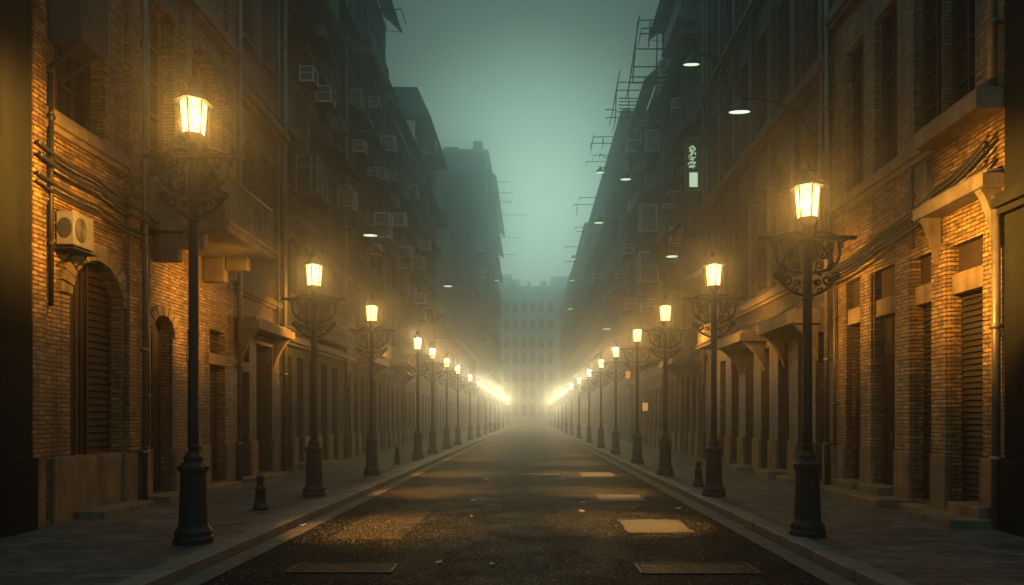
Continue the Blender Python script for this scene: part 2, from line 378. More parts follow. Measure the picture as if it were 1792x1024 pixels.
# ---------------------------------------------------------------- street lamps
def arc(cx, cz, r, a0, a1, n=14, r1=None):
    r1 = r if r1 is None else r1
    return [(cx + (r + (r1 - r) * i / n) * math.cos(R(a0 + (a1 - a0) * i / n)), 0, cz + (r + (r1 - r) * i / n) * math.sin(R(a0 + (a1 - a0) * i / n))) for i in range(n + 1)]
def bez(p0, p1, p2, p3, n=12):
    o = []
    for i in range(n + 1):
        t = i / n; u = 1 - t
        o.append(tuple(u * u * u * a + 3 * u * u * t * b + 3 * u * t * t * c + t * t * t * d for a, b, c, d in zip(p0, p1, p2, p3)))
    return o
def make_lamp(H):
    """street lamp; origin at foot; H = tip of finial"""
    root = thing('street_lamp', None, 'street lamp')
    b = MB()
    b.lathe([(.245, 0), (.245, .07), (.225, .09), (.225, .13), (.235, .15), (.205, .19), (.185, .22), (.178, .25), (.155, .86), (.155, .90), (.19, .93), (.195, .985), (.165, 1.0), (.14, 1.03), (.108, 1.05)], 10, smooth=False)
    b.lathe([(.108, 1.05), (.118, 1.06), (.118, 1.10), (.09, 1.13), (.08, 1.17)], 16)
    b.build('base', 'iron', root, bevel=.008)
    zb = H - .93                       # bracket bar
    p = MB(); p.lathe([(.066, 1.13), (.062, 1.6), (.06, zb - .8), (.062, zb + .16)], 14)
    for zz in (1.22, zb - .86, zb - .06): p.lathe([(.06, zz), (.078, zz + .01), (.078, zz + .04), (.06, zz + .05)], 14)
    p.build('pole', 'iron', root)
    # ironwork bracket on both sides of the pole
    s = MB()
    s.box(-.66, .66, -.03, .03, zb - .022, zb + .026)
    for sg in (-1, 1):
        def T(pts): return [(sg * x, y, z) for x, y, z in pts]
        def cv(pts, r=.013): s.tube(T(pts), r * 1.35, 5)
        cv(bez((.60, 0, zb), (.50, 0, zb - .02), (.44, 0, zb - .08), (.42, 0, zb - .15)), .013)
        cv(bez((.42, 0, zb - .04), (.50, 0, zb - .32), (.34, 0, zb - .47), (.07, 0, zb - .47)), .017)       # outer belly
        cv(bez((.07, 0, zb - .02), (.30, 0, zb - .16), (.36, 0, zb - .33), (.30, 0, zb - .46)), .012)
        cv(arc(.22, zb - .22, .085, 60, 60 + 540, 26, .012), .012)                                         # volutes
        cv(arc(.30, zb - .13, .055, 200, 200 - 430, 20, .01), .010)
        cv(arc(.15, zb - .37, .06, 90, 90 - 480, 20, .008), .010)
        cv(arc(.33, zb - .385, .05, 20, 480, 18, .008), .010)
        cv(arc(.27, zb - .57, .085, 40, -400, 24, .012), .014)                                             # lower pair
        cv(arc(.14, zb - .60, .055, 180, 620, 20, .008), .010)
        cv(arc(.40, zb - .52, .06, 170, -270, 18, .01), .012)
        cv(bez((.42, 0, zb - .50), (.34, 0, zb - .66), (.22, 0, zb - .74), (.06, 0, zb - .78)), .014)
        cv(arc(.16, zb - .71, .045, 60, -330, 16, .01), .009)
        cv(bez((.14, 0, zb), (.12, 0, zb - .1), (.13, 0, zb - .3), (.11, 0, zb - .46)), .009)
        cv(arc(.47, zb - .10, .045, 90, 450, 14, .012), .010)
        for x in (.10, .18, .27, .36): cv([(x, 0, zb), (x, 0, zb - .10)], .008)
        cv(bez((.40, 0, zb + .018), (.26, 0, zb + .10), (.16, 0, zb + .11), (.06, 0, zb + .05)), .013)     # shallow arch on the bar
        cv(arc(.13, zb + .045, .028, 0, 360, 10), .008)
        # cast leaves filling the scrolls
        for (x, z, a, L) in ((.20, zb - .30, 40, .13), (.29, zb - .27, 110, .12), (.12, zb - .20, 75, .13), (.24, zb - .43, 10, .10), (.33, zb - .20, 95, .1), (.2, zb - .52, 150, .1), (.3, zb - .6, 60, .09), (.12, zb - .66, 100, .1)):
            ca, sa = math.cos(R(a)), math.sin(R(a)); wd = .026
            q = [(x, .004, z), (x + ca * L * .5 - sa * wd, .012, z + sa * L * .5 + ca * wd), (x + ca * L, .004, z + sa * L), (x + ca * L * .5 + sa * wd, .012, z + sa * L * .5 - ca * wd)]
            q2 = [(a_, -b_, c_) for a_, b_, c_ in q]
            s.face(T(q)); s.face(T(q2)[::-1])
    s.build('scroll_bracket', 'iron_warm', root)
    # lantern
    z0 = zb + .16
    g = MB()
    g.lathe([(.062, z0 - .02), (.075, z0), (.085, z0 + .02), (.135, z0 + .085), (.15, z0 + .09), (.15, z0 + .105), (.14, z0 + .11)], 6, smooth=False, rot=R(30))
    zt = z0 + .55
    for j in range(6):
        a = R(30 + 60 * j)
        g.tube([(.133 * math.cos(a), .133 * math.sin(a), z0 + .10), (.168 * math.cos(a), .168 * math.sin(a), zt)], .012, 4)
    g.lathe([(.172, zt - .012), (.176, zt), (.165, zt + .005)], 6, smooth=False, rot=R(30))
    lan = g.build('lantern_frame', 'iron', root)
    for j in range(6):
        a, c = R(30 + 60 * j), R(90 + 60 * j)
        q = MB(); q.face([((.128) * math.cos(a), (.128) * math.sin(a), z0 + .112), ((.128) * math.cos(c), (.128) * math.sin(c), z0 + .112), (.163 * math.cos(c), .163 * math.sin(c), zt - .013), (.163 * math.cos(a), .163 * math.sin(a), zt - .013)])
        q.build('pane', 'lantern_glass', lan)
    rf = MB(); rf.lathe([(.232, zt - .035), (.236, zt - .02), (.175, zt + .03), (.12, zt + .085), (.085, zt + .13), (.065, zt + .165), (.062, zt + .19), (.085, zt + .195), (.085, zt + .215), (.05, zt + .222)], 6, smooth=False, rot=R(30))
    rf.build('lantern_roof', 'iron', root)
    fi = MB(); fi.lathe([(.034, zt + .215), (.036, zt + .25), (.022, zt + .27), (.03, zt + .29), (.022, zt + .31), (.008, H)], 8)
    fi.build('finial', 'iron', root)
    L = bpy.data.lights.new('lantern_light', 'POINT'); L.energy = LAMP_POWER; L.color = LAMP_COL; L.shadow_soft_size = .05
    lo = bpy.data.objects.new('lantern_light', L); COL.objects.link(lo); lo.parent = root; lo.location = (0, 0, z0 + .32)
    return root
POOL_SPOT = bpy.data.lights.new('added_pool_spot', 'SPOT'); POOL_SPOT.energy = 11500; POOL_SPOT.color = LAMP_COL; POOL_SPOT.spot_size = R(36); POOL_SPOT.spot_blend = 1.0; POOL_SPOT.shadow_soft_size = .04  # added spot for the road pools, besides the lantern's own bulb
def add_pool_spot(root, h, sg):
    """extra spot added just below the lantern to make a light pool on the road"""
    lo = bpy.data.objects.new('added_pool_spot', POOL_SPOT); COL.objects.link(lo); lo.parent = root
    lo.location = (sg * .15, .04, h - .02)
    lo.rotation_euler = Vector((sg * 2.0, 1.8, -h)).to_track_quat('-Z', 'Y').to_euler()
def wash(root, z, sg, energy):
    """extra spot added inside the lantern to brighten the house front behind it"""
    L = bpy.data.lights.new('added_wash_spot', 'SPOT'); L.energy = energy; L.color = (1.0, .45, .06); L.spot_size = R(74); L.spot_blend = 1.0; L.shadow_soft_size = .05
    lo = bpy.data.objects.new('added_wash_spot', L); COL.objects.link(lo); lo.parent = root
    lo.location = (-sg * .03, 0, z); lo.rotation_euler = Vector((-sg, .25, -.12)).to_track_quat('-Z', 'Y').to_euler()
tall = make_lamp(5.90); tall.location = (-4.34, 8.81, PZ)
add_pool_spot(tall, 5.90 - .84, 1); wash(tall, 5.90 - .77 + .26, 1, 16000)
tall['label'] = 'tallest lit street lamp, nearest on the left kerb, with a scrolled iron bracket'; tall['group'] = 'lit street lamps along the kerbs'
std = make_lamp(4.98)
for ch in std.children:
    if ch.type == 'LIGHT': ch.data = ch.data.copy(); ch.data.energy = 500
def bulb(power, col):
    L = bpy.data.lights.new('lantern_light', 'POINT'); L.energy = power; L.color = col; L.shadow_soft_size = .05
    return L
MID = bulb(420, (1.0, .49, .11)); PALE = bulb(620, (1.0, .60, .22))
LAMP_L = [14.1, 19.2, 27.0, 31.0, 36.2, 41.7, 50, 58, 67, 75, 84, 94, 108, 134]
LAMP_R = [9.32, 14.1, 19.2, 24.3, 30.5, 36.9, 44.6, 54, 64, 74, 84, 95, 110, 134]
rows = [('left', -4.47, i + 1, Y) for i, Y in enumerate(LAMP_L)] + [('right', 3.75, i, Y) for i, Y in enumerate(LAMP_R)]
placed = []
for sd, X, k, Y in rows:                       # copies first, so that the pattern lamp stays as built
    o = std if (sd, k) == ('right', 0) else copy_tree(std)
    placed.append((o, sd, X, k, Y))
for o, sd, X, k, Y in placed:
    o.location = (X, Y, PZ)
    for ch in o.children:
        if ch.type != 'LIGHT' or Y < 12: continue
        ch.data = MID if Y < 25 else PALE if Y < 40 else bulb(760 * (Y / 36) ** 2.0, (1.0, .80, .48))
        ch.location.z += .04 if Y < 25 else .14 if Y < 40 else .19
    if Y < 46: add_pool_spot(o, 4.98 - .83, 1 if sd == 'left' else -1); wash(o, 4.98 - .77 + .27, 1 if sd == 'left' else -1, 16000 if Y < 12 else 5000 if Y < 25 else 1100)
    o['label'] = 'lit street lamp, %s from the front along the %s kerb' % (ORD[k], sd)
    o['group'] = 'lit street lamps along the kerbs'

# ---------------------------------------------------------------- bollards
def bollard():
    r = thing('bollard', None, 'bollard', group='iron bollards on the pavement')
    m = MB(); m.lathe([(.135, 0), (.135, .05), (.12, .06), (.12, .10), (.105, .115), (.098, .14), (.082, .34), (.092, .35), (.092, .38), (.075, .395), (.062, .44), (.06, .48)], 14)
    m.build('post', 'iron', r)
    m = MB(); m.lathe([(.045, .475), (.06, .49), (.07, .52), (.072, .55), (.06, .585), (.035, .605), (.005, .615)], 14); m.build('knob', 'iron', r)
    return r
bo = bollard()
for i, (x, y, lb) in enumerate(((-4.74, 12.0, 'short black iron bollard beside the tallest lamp on the left pavement'), (-4.66, 23.8, 'short black iron bollard farther along the left pavement between two lamps'), (3.92, 16.1, 'short black iron bollard on the right pavement between two lamps'))):
    o = bo if i == 0 else copy_tree(bo); o.location = (x, y, PZ); o['label'] = lb

# ---------------------------------------------------------------- buildings
class House:
    def __init__(s, name, label, side, xw, y0, y1, H, wallmat, depth=11, cat='building', group=None):
        s.n = 1 if side == 'L' else -1; s.xw = xw; s.y0 = y0; s.y1 = y1; s.H = H; s.m = wallmat; s.depth = depth
        s.root = thing(name, label, cat, (xw - s.n * 1.0, (y0 + y1) / 2, 0), group); s.ops = []; s.side = side
    def X(s, d): return s.xw + s.n * d              # d metres out from the front
    def bx(s, mb, y0, y1, z0, z1, d0, d1): mb.box(s.X(d0), s.X(d1), y0, y1, z0, z1); return mb
    def part(s, name, m, boxes, parent=None, bevel=0., label=None):
        mb = MB()
        for q in boxes: s.bx(mb, *q)
        return mb.build(name, m, parent or s.root, bevel=bevel, label=label)
    def open(s, y0, y1, z0, z1, kind='window', arch=0., rec=.28, nx=2, nz=4, m='wood', trim=None):
        s.ops.append((y0, y1, z0, z1, kind, arch, rec, nx, nz, m, trim))
    def wall(s):
        mb = MB(); n = s.n
        ys = sorted({s.y0, s.y1, *[o[0] for o in s.ops], *[o[1] for o in s.ops]})
        zs = sorted({0., s.H, *[o[2] for o in s.ops], *[o[3] for o in s.ops]})
        def q(pts):
            mb.face(pts if n < 0 else pts[::-1])
        for i in range(len(ys) - 1):
            yc = (ys[i] + ys[i + 1]) / 2; run = None
            for j in range(len(zs) - 1):
                zc = (zs[j] + zs[j + 1]) / 2
                solid = not any(o[0] < yc < o[1] and o[2] < zc < o[3] for o in s.ops)
                if solid and run is None: run = zs[j]
                if run is not None and (not solid or j == len(zs) - 2):
                    top = zs[j + 1] if solid else zs[j]
                    q([(s.xw, ys[i], run), (s.xw, ys[i], top), (s.xw, ys[i + 1], top), (s.xw, ys[i + 1], run)]); run = None
        for (a, b, z0, z1, kind, arch, rec, *_r) in s.ops:
            xb = s.X(-rec)
            zs_ = z1 - arch if arch else z1
            q([(s.xw, a, z0), (xb, a, z0), (xb, a, zs_), (s.xw, a, zs_)][::-1]); q([(s.xw, b, z0), (s.xw, b, zs_), (xb, b, zs_), (xb, b, z0)][::-1])
            q([(s.xw, a, z0), (s.xw, b, z0), (xb, b, z0), (xb, a, z0)][::-1])
            if arch:
                N = 14; yc = (a + b) / 2; hw = (b - a) / 2
                P = [(yc - hw * math.cos(math.pi * k / N), zs_ + arch * math.sin(math.pi * k / N)) for k in range(N + 1)]
                for k in range(N):
                    (ya, za), (yb, zb) = P[k], P[k + 1]
                    mb.face([(s.xw, ya, za), (xb, ya, za), (xb, yb, zb), (s.xw, yb, zb)])
                    mb.face([(s.xw, ya, za), (s.xw, yb, zb), (s.xw, yb, z1), (s.xw, ya, z1)])
            else: q([(s.xw, a, z1), (xb, a, z1), (xb, b, z1), (s.xw, b, z1)][::-1])
        xb = s.X(-s.depth)
        for pts in ([(s.xw, s.y0, 0), (xb, s.y0, 0), (xb, s.y0, s.H), (s.xw, s.y0, s.H)], [(s.xw, s.y1, 0), (xb, s.y1, 0), (xb, s.y1, s.H), (s.xw, s.y1, s.H)],
                    [(xb, s.y0, 0), (xb, s.y1, 0), (xb, s.y1, s.H), (xb, s.y0, s.H)], [(s.xw, s.y0, s.H), (s.xw, s.y1, s.H), (xb, s.y1, s.H), (xb, s.y0, s.H)]):
            mb.face(pts)
        s.w = mb.build('wall', s.m, s.root)
        for o in s.ops: s.fill(*o)
        return s
    def fill(s, a, b, z0, z1, kind, arch, rec, nx, nz, m, trim):
        D = -rec
        if kind in ('window', 'pane'):
            fr = MB(); t = .055
            if kind == 'window':
                s.bx(fr, a, a + t, z0, z1, D - .03, D + .05); s.bx(fr, b - t, b, z0, z1, D - .03, D + .05)
                s.bx(fr, a + t, b - t, z0, z0 + t, D - .03, D + .05); s.bx(fr, a + t, b - t, z1 - t, z1, D - .03, D + .05)
                for i in range(1, nx):
                    y = a + (b - a) * i / nx; s.bx(fr, y - .02, y + .02, z0 + t, z1 - t, D - .02, D + .04)
                for i in range(1, nz):
                    z = z0 + (z1 - z0) * i / nz
                    for k in range(nx):
                        ya = a + (b - a) * k / nx + (.02 if k else t); yb = a + (b - a) * (k + 1) / nx - (.02 if k < nx - 1 else t)
                        s.bx(fr, ya, yb, z - .014, z + .014, D - .02, D + .035)
                f = fr.build('window', m, s.root)
                p = MB(); s.bx(p, a, b, z0, z1, D - .06, D - .032); p.build('pane', 'window_glass', f)
            else:
                p = MB(); s.bx(p, a, b, z0, z1, D - .06, D); p.build('window', 'window_glass', s.root)
        elif kind == 'shutter':
            p = MB(); s.bx(p, a, b, z0, z1, D - .06, D - .02); z = z0 + .02; x1, x0 = s.X(D + .03), s.X(D - .02)
            while z < z1 - .09:
                p.hexa([(x0, a + .03, z), (x1, a + .03, z), (x1, b - .03, z), (x0, b - .03, z), (x0, a + .03, z + .085), (s.X(D - .01), a + .03, z + .085), (s.X(D - .01), b - .03, z + .085), (x0, b - .03, z + .085)]); z += .095
            p.build('roller_shutter', m, s.root)
        elif kind == 'door':
            p = MB(); s.bx(p, a, b, z0, z1, D - .06, D)
            hw = (b - a) / 2
            for k in range(2):
                ya = a + k * hw
                for (u, v) in ((.04, .30), (.34, .62), (.66, .96)):
                    zz0 = z0 + (z1 - z0) * u; zz1 = z0 + (z1 - z0) * v
                    for (c0, c1, c2, c3) in ((ya + .05, ya + .08, zz0, zz1), (ya + hw - .08, ya + hw - .05, zz0, zz1), (ya + .08, ya + hw - .08, zz0, zz0 + .03), (ya + .08, ya + hw - .08, zz1 - .03, zz1)):
                        s.bx(p, c0, c1, c2, c3, D, D + .02)
            dr = p.build('door', m, s.root)
            h = MB(); yh = (a + b) / 2 + .05; h.tube([(s.X(D + .0), yh, z0 + 1.0), (s.X(D + .05), yh, z0 + 1.0), (s.X(D + .05), yh, z0 + 1.16), (s.X(D), yh, z0 + 1.16)], .012, 5); h.build('handle', 'pipe_metal', dr)
        elif kind == 'bars':      # shutters: slats beside boards
            p = MB(); s.bx(p, a, b, z0, z1, D - .06, D - .02); mid = a + (b - a) * .52
            y = a + .04
            while y < mid - .06: s.bx(p, y, y + .055, z0, z1, D - .02, D + .03 * random.random() + .01); y += .085
            p.build('boarded_shutter', m, s.root)
            p = MB(); z = z0
            while z < z1 - .1:
                p.hexa([(s.X(D - .02), mid, z), (s.X(D + .045), mid, z), (s.X(D + .045), b, z), (s.X(D - .02), b, z), (s.X(D - .02), mid, z + .11), (s.X(D), mid, z + .11), (s.X(D), b, z + .11), (s.X(D - .02), b, z + .11)]); z += .12
            s.bx(p, mid - .05, mid - .005, z0, z1, D - .02, D + .06)
            p.build('louvred_shutter', 'wood', s.root)
        if trim:
            tm, tw = trim
            if arch:
                N = 15; yc = (a + b) / 2; hw = (b - a) / 2; zs_ = z1 - arch; p = MB()
                for k in range(N):
                    g = .012
                    a0, a1 = math.pi * k / N + g, math.pi * (k + 1) / N - g
                    def P(r, an, d): return (s.X(d), yc - (hw + r) * math.cos(an), zs_ + (arch + r) * math.sin(an))
                    d1 = .05 + .012 * (k % 2)
                    p.hexa([P(.0, a0, -.1), P(.0, a1, -.1), P(tw, a1, -.1), P(tw, a0, -.1), P(.0, a0, d1), P(.0, a1, d1), P(tw, a1, d1), P(tw, a0, d1)])
                p.build('arch_surround', tm, s.root, bevel=.008)
            else:
                s.part('lintel', tm, [(a - .12, b + .12, z1 + .004, z1 + tw, -.05, .06)], bevel=.01)
                s.part('sill', tm, [(a - .12, b + .12, z0 - .12, z0 - .004, -.05, .12)], bevel=.01)
    def plinths(s, spans, h=1.0, m='stone', d=.07):
        for (a, b) in spans: s.part('plinth', m, [(a, b, PZ - .05, PZ + h, -.1, d)], bevel=.02)
    def steps(s, spans, m='stone', d=.45, h=.13):
        for q in spans:
            a, b = q[:2]; hh = q[2] if len(q) > 2 else h; dd = q[3] if len(q) > 3 else d
            s.part('doorstep', m, [(a, b, PZ - .05, PZ + hh, -.3, dd)], bevel=.02)
    def band(s, z, h=.28, d=.14, m='stone', y0=None, y1=None, name='stone_band'):
        a, b = (s.y0 if y0 is None else y0), (s.y1 if y1 is None else y1)
        s.part(name, m, [(a, b, z, z + h * .3, -.02, d * .6), (a, b, z + h * .3 + .0, z + h * .75, -.02, d), (a, b, z + h * .75, z + h, -.02, d * .75)], bevel=.012)
    def pilaster(s, y, w, z0, z1, d=.14, m=None):
        s.part('pilaster', m or s.m, [(y - w / 2, y + w / 2, z0, z1, -.02, d)])
    def pipe(s, y, z0, z1, r=.055, d=.12, m='pipe_metal'):
        mb = MB(); x = s.X(d); mb.tube([(x, y, z0), (x, y, z1)], r, 10)
        z = z0 + .9
        while z < z1:
            mb.lathe([(r, z), (r + .018, z + .005), (r + .018, z + .07), (r, z + .075)], 10, (x, y, 0)); s.bx(mb, y - .02, y + .02, z + .01, z + .06, -.02, d - r * .8); z += 1.9
        mb.build('drainpipe', m, s.root)
    def awning(s, y0, y1, z, d=.8, drop=.35, m='awning_dark', th=.05):
        mb = MB(); a, b = s.X(0.0), s.X(d)
        mb.hexa([(a, y0, z), (b, y0, z - drop), (b, y1, z - drop), (a, y1, z), (a, y0, z + th), (b, y0, z - drop + th), (b, y1, z - drop + th), (a, y1, z + th)])
        k = max(2, int((y1 - y0) / 1.1))
        for i in range(k + 1):
            y = y0 + .04 + (y1 - y0 - .08) * i / k
            mb.tube([(s.X(0), y, z - .45 - drop * .3), (s.X(d * .9), y, z - drop * .9)], .018, 4)
        mb.build('awning', m, s.root)
    def canopy(s, y0, y1, z, d=.8, th=.32, m='stone', brackets=True, name='canopy'):
        s.part(name, m, [(y0, y1, z, z + th, -.02, d), (y0 + .06, y1 - .06, z + th, z + th + .08, -.02, d - .1)], bevel=.015)
        if brackets:
            for y in (y0 + .18, y1 - .18):
                mb = MB(); pts = bez((s.X(.02), y, z - .85), (s.X(.12), y, z - .5), (s.X(d * .5), y, z - .15), (s.X(d * .85), y, z - .02), 8)
                prev = None
                for i in range(len(pts) - 1):
                    (xa, _, za), (xb, _, zb) = pts[i], pts[i + 1]
                    lo = lambda z_: z_
                    mb.hexa([(xa, y - .07, za), (xb, y - .07, zb), (xb, y + .07, zb), (xa, y + .07, za), (xa, y - .07, z - .003), (xb, y - .07, z - .003), (xb, y + .07, z - .003), (xa, y + .07, z - .003)])
                mb.build('corbel', m, s.root)
    def balcony(s, y0, y1, z, d=1.4, th=.25, rail=.85, m='stone_dark', dense=.075, ornate=False):
        fl = s.part('balcony', m, [(y0, y1, z, z + th, -.02, d), (y0 - .05, y1 + .05, z + th * .45, z + th * .8, d - .001, d + .06)], bevel=.015)
        mb = MB(); zz = z + th; xo = s.X(d - .06)
        def seg(p, q):
            L = math.dist(p, q); k = max(2, int(L / dense))
            mb.tube([(p[0], p[1], zz + rail), (q[0], q[1], zz + rail)], .028, 6); mb.tube([(p[0], p[1], zz + .08), (q[0], q[1], zz + .08)], .014, 4)
            mb.tube([(p[0], p[1], zz + rail - .14), (q[0], q[1], zz + rail - .14)], .012, 4)
            for i in range(k + 1):
                t = i / k; x = p[0] + (q[0] - p[0]) * t; y = p[1] + (q[1] - p[1]) * t
                mb.tube([(x, y, zz), (x, y, zz + rail)], .012 if i % 8 else .024, 4)
        if ornate:                # wrought rings, hearts and a pointed crest in the front panel
            y = y0 + .22; k = 0
            while y < y1 - .1:
                for (zc, rr) in ((zz + rail * .30, .085), (zz + rail * .56, .085), (zz + rail * .78, .06)):
                    mb.tube([(xo, y + rr * math.cos(R(30 * j)), zc + rr * math.sin(R(30 * j))) for j in range(13)], .011, 4)
                mb.tube(bez((xo, y - .1, zz + rail * .1), (xo, y - .16, zz + rail * .5), (xo, y + .16, zz + rail * .5), (xo, y + .1, zz + rail * .9), 8), .010, 4)
                y += .21
            for x in [s.X(.2 + .2 * j) for j in range(6)]:
                mb.tube([(x + .09 * math.cos(R(30 * j)), y0 + .05, zz + rail * .45 + .09 * math.sin(R(30 * j))) for j in range(13)], .011, 4)
                mb.tube([(x - .1, y0 + .05, zz + rail * .62), (x, y0 + .05, zz + rail * .9), (x + .1, y0 + .05, zz + rail * .62)], .010, 4)
        seg((s.X(0), y0 + .05), (xo, y0 + .05)); seg((xo, y0 + .05), (xo, y1 - .05)); seg((xo, y1 - .05), (s.X(0), y1 - .05))
        mb.build('railing', 'pipe_metal', fl)
        return fl
    def cage(s, y0, y1, z0, z1, d, label=None):
        mb = MB(); t = .03; x0, x1 = s.X(0), s.X(d)
        for z in (z0, z0 + (z1 - z0) * .68, z1):
            for p, q in (((x0, y0), (x1, y0)), ((x1, y0), (x1, y1)), ((x1, y1), (x0, y1))): mb.tube([(p[0], p[1], z), (q[0], q[1], z)], .024, 4)
        for (x, y) in ((x1, y0), (x1, y1), (s.X(.03), y0), (s.X(.03), y1), (s.X(d * .72), y0), (x1, (y0 + y1) / 2)): mb.tube([(x, y, z0), (x, y, z1)], .024, 4)
        k = int((y1 - y0) / .09)
        for i in range(1, k): mb.tube([(x1, y0 + (y1 - y0) * i / k, z0), (x1, y0 + (y1 - y0) * i / k, z1)], .007, 4)
        k = int(d / .07)
        for i in range(1, k): mb.tube([(x0 + (x1 - x0) * i / k, y0, z0), (x0 + (x1 - x0) * i / k, y0, z1)], .007, 4)
        c = mb.build('window_cage', 'ac_grey', s.root, label=label)
        mb = MB(); s.bx(mb, y0 - .03, y1 + .03, z0 - .16, z0 - .03, 0, d + .03); mb.build('cage_floor', 'awning_dark', c); mb = MB(); s.bx(mb, y0 - .03, y1 + .03, z1 + .02, z1 + .05, 0, d + .05); mb.build('cage_roof', 'awning_dark', c)
        mb = MB(); s.bx(mb, y0 + .05, y1 - .05, z0, z1 - .04, .02, d - .06); mb.build('pane', 'window_glass', c)
    def storeys(s, zs, bays, kind='window', hh=2.0, sill=.9, nx=2, nz=3, m='wood', trim=('stone_dark', .2), rec=.25, skip=0.):
        for z in zs:
            for (a, b) in bays:
                if random.random() < skip: continue
                s.open(a, b, z + sill, z + sill + hh, kind, 0, rec, nx, nz, m, trim)
def bays(y0, y1, n, frac=.45):
    w = (y1 - y0) / n
    return [(y0 + w * (i + .5 - frac / 2), y0 + w * (i + .5 + frac / 2)) for i in range(n)]

# ---- left side -------------------------------------------------
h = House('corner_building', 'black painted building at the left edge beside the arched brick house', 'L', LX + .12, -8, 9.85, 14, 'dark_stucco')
h.wall(); h.part('plinth', 'dark_stucco', [(9.0, 9.83, .07, 1.15, -.05, .12)], bevel=.02)
h.part('pilaster', 'dark_stucco', [(9.15, 9.7, 1.152, 13.9, -.05, .09)])

h = House('arched_brick_house', 'amber lit brick house with two arched openings and an iron balcony on the left', 'L', LX, 9.86, 16.85, 15, 'brick_ochre')
h.open(10.85, 12.2, 1.12, 4.35, 'bars', .68, .22, 2, 4, 'wood', ('stone', .26))
h.open(13.15, 13.95, .25, 3.75, 'door', .40, .24, 2, 4, 'wood', ('stone', .2))
h.open(14.55, 15.05, .25, 3.6, 'shutter', 0, .2, 2, 4, 'shutter_metal', None)
h.open(15.55, 16.35, .25, 3.75, 'shutter', 0, .2, 2, 4, 'shutter_metal', None)
h.open(10.5, 11.75, 6.45, 9.7, 'window', 0, .30, 3, 5, 'wood', None)
h.open(13.1, 14.05, 6.45, 9.8, 'window', 0, .30, 2, 5, 'wood_warm', None)
h.open(14.6, 16.2, 5.62, 9.9, 'window', .7, .30, 3, 5, 'wood_warm', ('stone', .22))
h.open(10.5, 11.75, 11.2, 13.9, 'window', 0, .30, 3, 4, 'wood', None)
h.open(13.1, 14.05, 11.2, 13.9, 'window', 0, .30, 2, 4, 'wood', None)
h.wall()
h.plinths([(9.88, 10.22), (10.4, 10.83), (12.22, 12.62), (12.78, 13.12), (13.97, 14.3), (14.34, 14.52), (15.08, 15.5), (16.38, 16.8)])
h.part('plinth', 'stone', [(10.86, 12.19, .07, 1.1, -.2, .02)], bevel=.015)
h.steps([(10.9, 12.4, .12, .5), (13.0, 14.3, .12, .45), (14.4, 16.4, .10, .4)])
h.part('pilaster', 'brick_ochre', [(9.9, 10.18, 1.122, 14.9, -.02, .1)])
h.part('pilaster', 'brick_ochre', [(12.3, 12.62, 1.122, 14.9, -.02, .09)])
h.part('pilaster', 'brick_ochre', [(14.22, 14.5, 5.6, 14.9, -.02, .12)])
h.part('pilaster', 'brick_ochre', [(16.3, 16.78, 5.6, 14.9, -.02, .1)])
h.band(6.08, .32, .13, 'stone', 10.25, 12.28); h.band(4.92, .2, .09, 'brick_ochre', 10.2, 12.28); h.band(10.4, .4, .2, 'stone', 10.0, 16.8)
h.part('lintel', 'stone', [(14.5, 15.1, 2.95, 3.25, -.1, .04)], bevel=.01); h.part('lintel', 'stone', [(15.5, 16.4, 2.95, 3.2, -.1, .04)], bevel=.01)
h.balcony(13.1, 15.55, 5.3, 1.5, ornate=True)
for y in (13.3, 15.3):
    mb = MB(); h.bx(mb, y - .09, y + .09, 4.75, 5.297, 0, .5); h.bx(mb, y - .09, y + .09, 5.0, 5.296, .5, 1.0); mb.build('corbel', 'stone_dark', h.root, bevel=.03)
h.pipe(12.72, .15, 14.6, .05, .13); h.pipe(12.92, 1.2, 5.2, .03, .08); h.pipe(10.28, 3.4, 6.9, .035, .1, 'iron'); h.pipe(16.84, .15, 14.8, .06, .14)
# cable runs along its front
def cable(label, pts, r, n=18, side=None, group='cables along the house fronts', sag=.12):
    mb = MB(); P = []
    for i in range(len(pts) - 1):
        for k in range(n):
            t = k / n; a, b = pts[i], pts[i + 1]
            P.append((a[0] + (b[0] - a[0]) * t, a[1] + (b[1] - a[1]) * t, a[2] + (b[2] - a[2]) * t - sag * 4 * t * (1 - t)))
    P.append(pts[-1]); mb.tube(P, r, 6)
    return tag(mb.build('cable', 'cable_black', loc=pts[0]), label, 'cable', group)
CL = ['uppermost thick cable', 'second cable from the top', 'third cable from the top', 'lowest thin cable']
for i, (za, zb, r, d) in enumerate(((5.72, 5.52, .028, .17), (5.55, 5.36, .035, .19), (5.28, 5.12, .026, .16), (5.16, 5.02, .02, .15))):
    cable(CL[i] + ' running under the left brick window band', [(LX + d, 9.9, za), (LX + d, 11.3, (za + zb) / 2 + .02), (LX + d, 12.75, zb), (LX + d, 13.1, zb - .05)], r, sag=.05)

h = House('shuttered_house', 'narrow brick house with one small arched upper window behind the iron balcony', 'L', LX, 16.86, 19.9, 16.5, 'brick_grey')
h.open(17.3, 18.0, 6.6, 8.9, 'window', .35, .3, 2, 4, 'wood', ('stone', .2))
h.open(18.6, 19.2, 6.9, 8.8, 'window', 0, .3, 2, 4, 'wood', ('stone', .15))
h.open(17.15, 17.75, .25, 3.7, 'door', 0, .45, 2, 4, 'wood', None); h.open(18.2, 19.3, .25, 3.7, 'shutter', 0, .5, 2, 4, 'shutter_metal', None)
h.open(17.3, 18.0, 11.4, 13.6, 'window', 0, .3, 2, 4, 'wood', ('stone_dark', .15)); h.open(18.6, 19.2, 11.4, 13.6, 'window', 0, .3, 2, 4, 'wood', ('stone_dark', .15))
h.wall(); h.plinths([(16.9, 17.13), (17.77, 18.18), (19.32, 19.8)]); h.steps([(17.0, 19.35, .11, .5)])
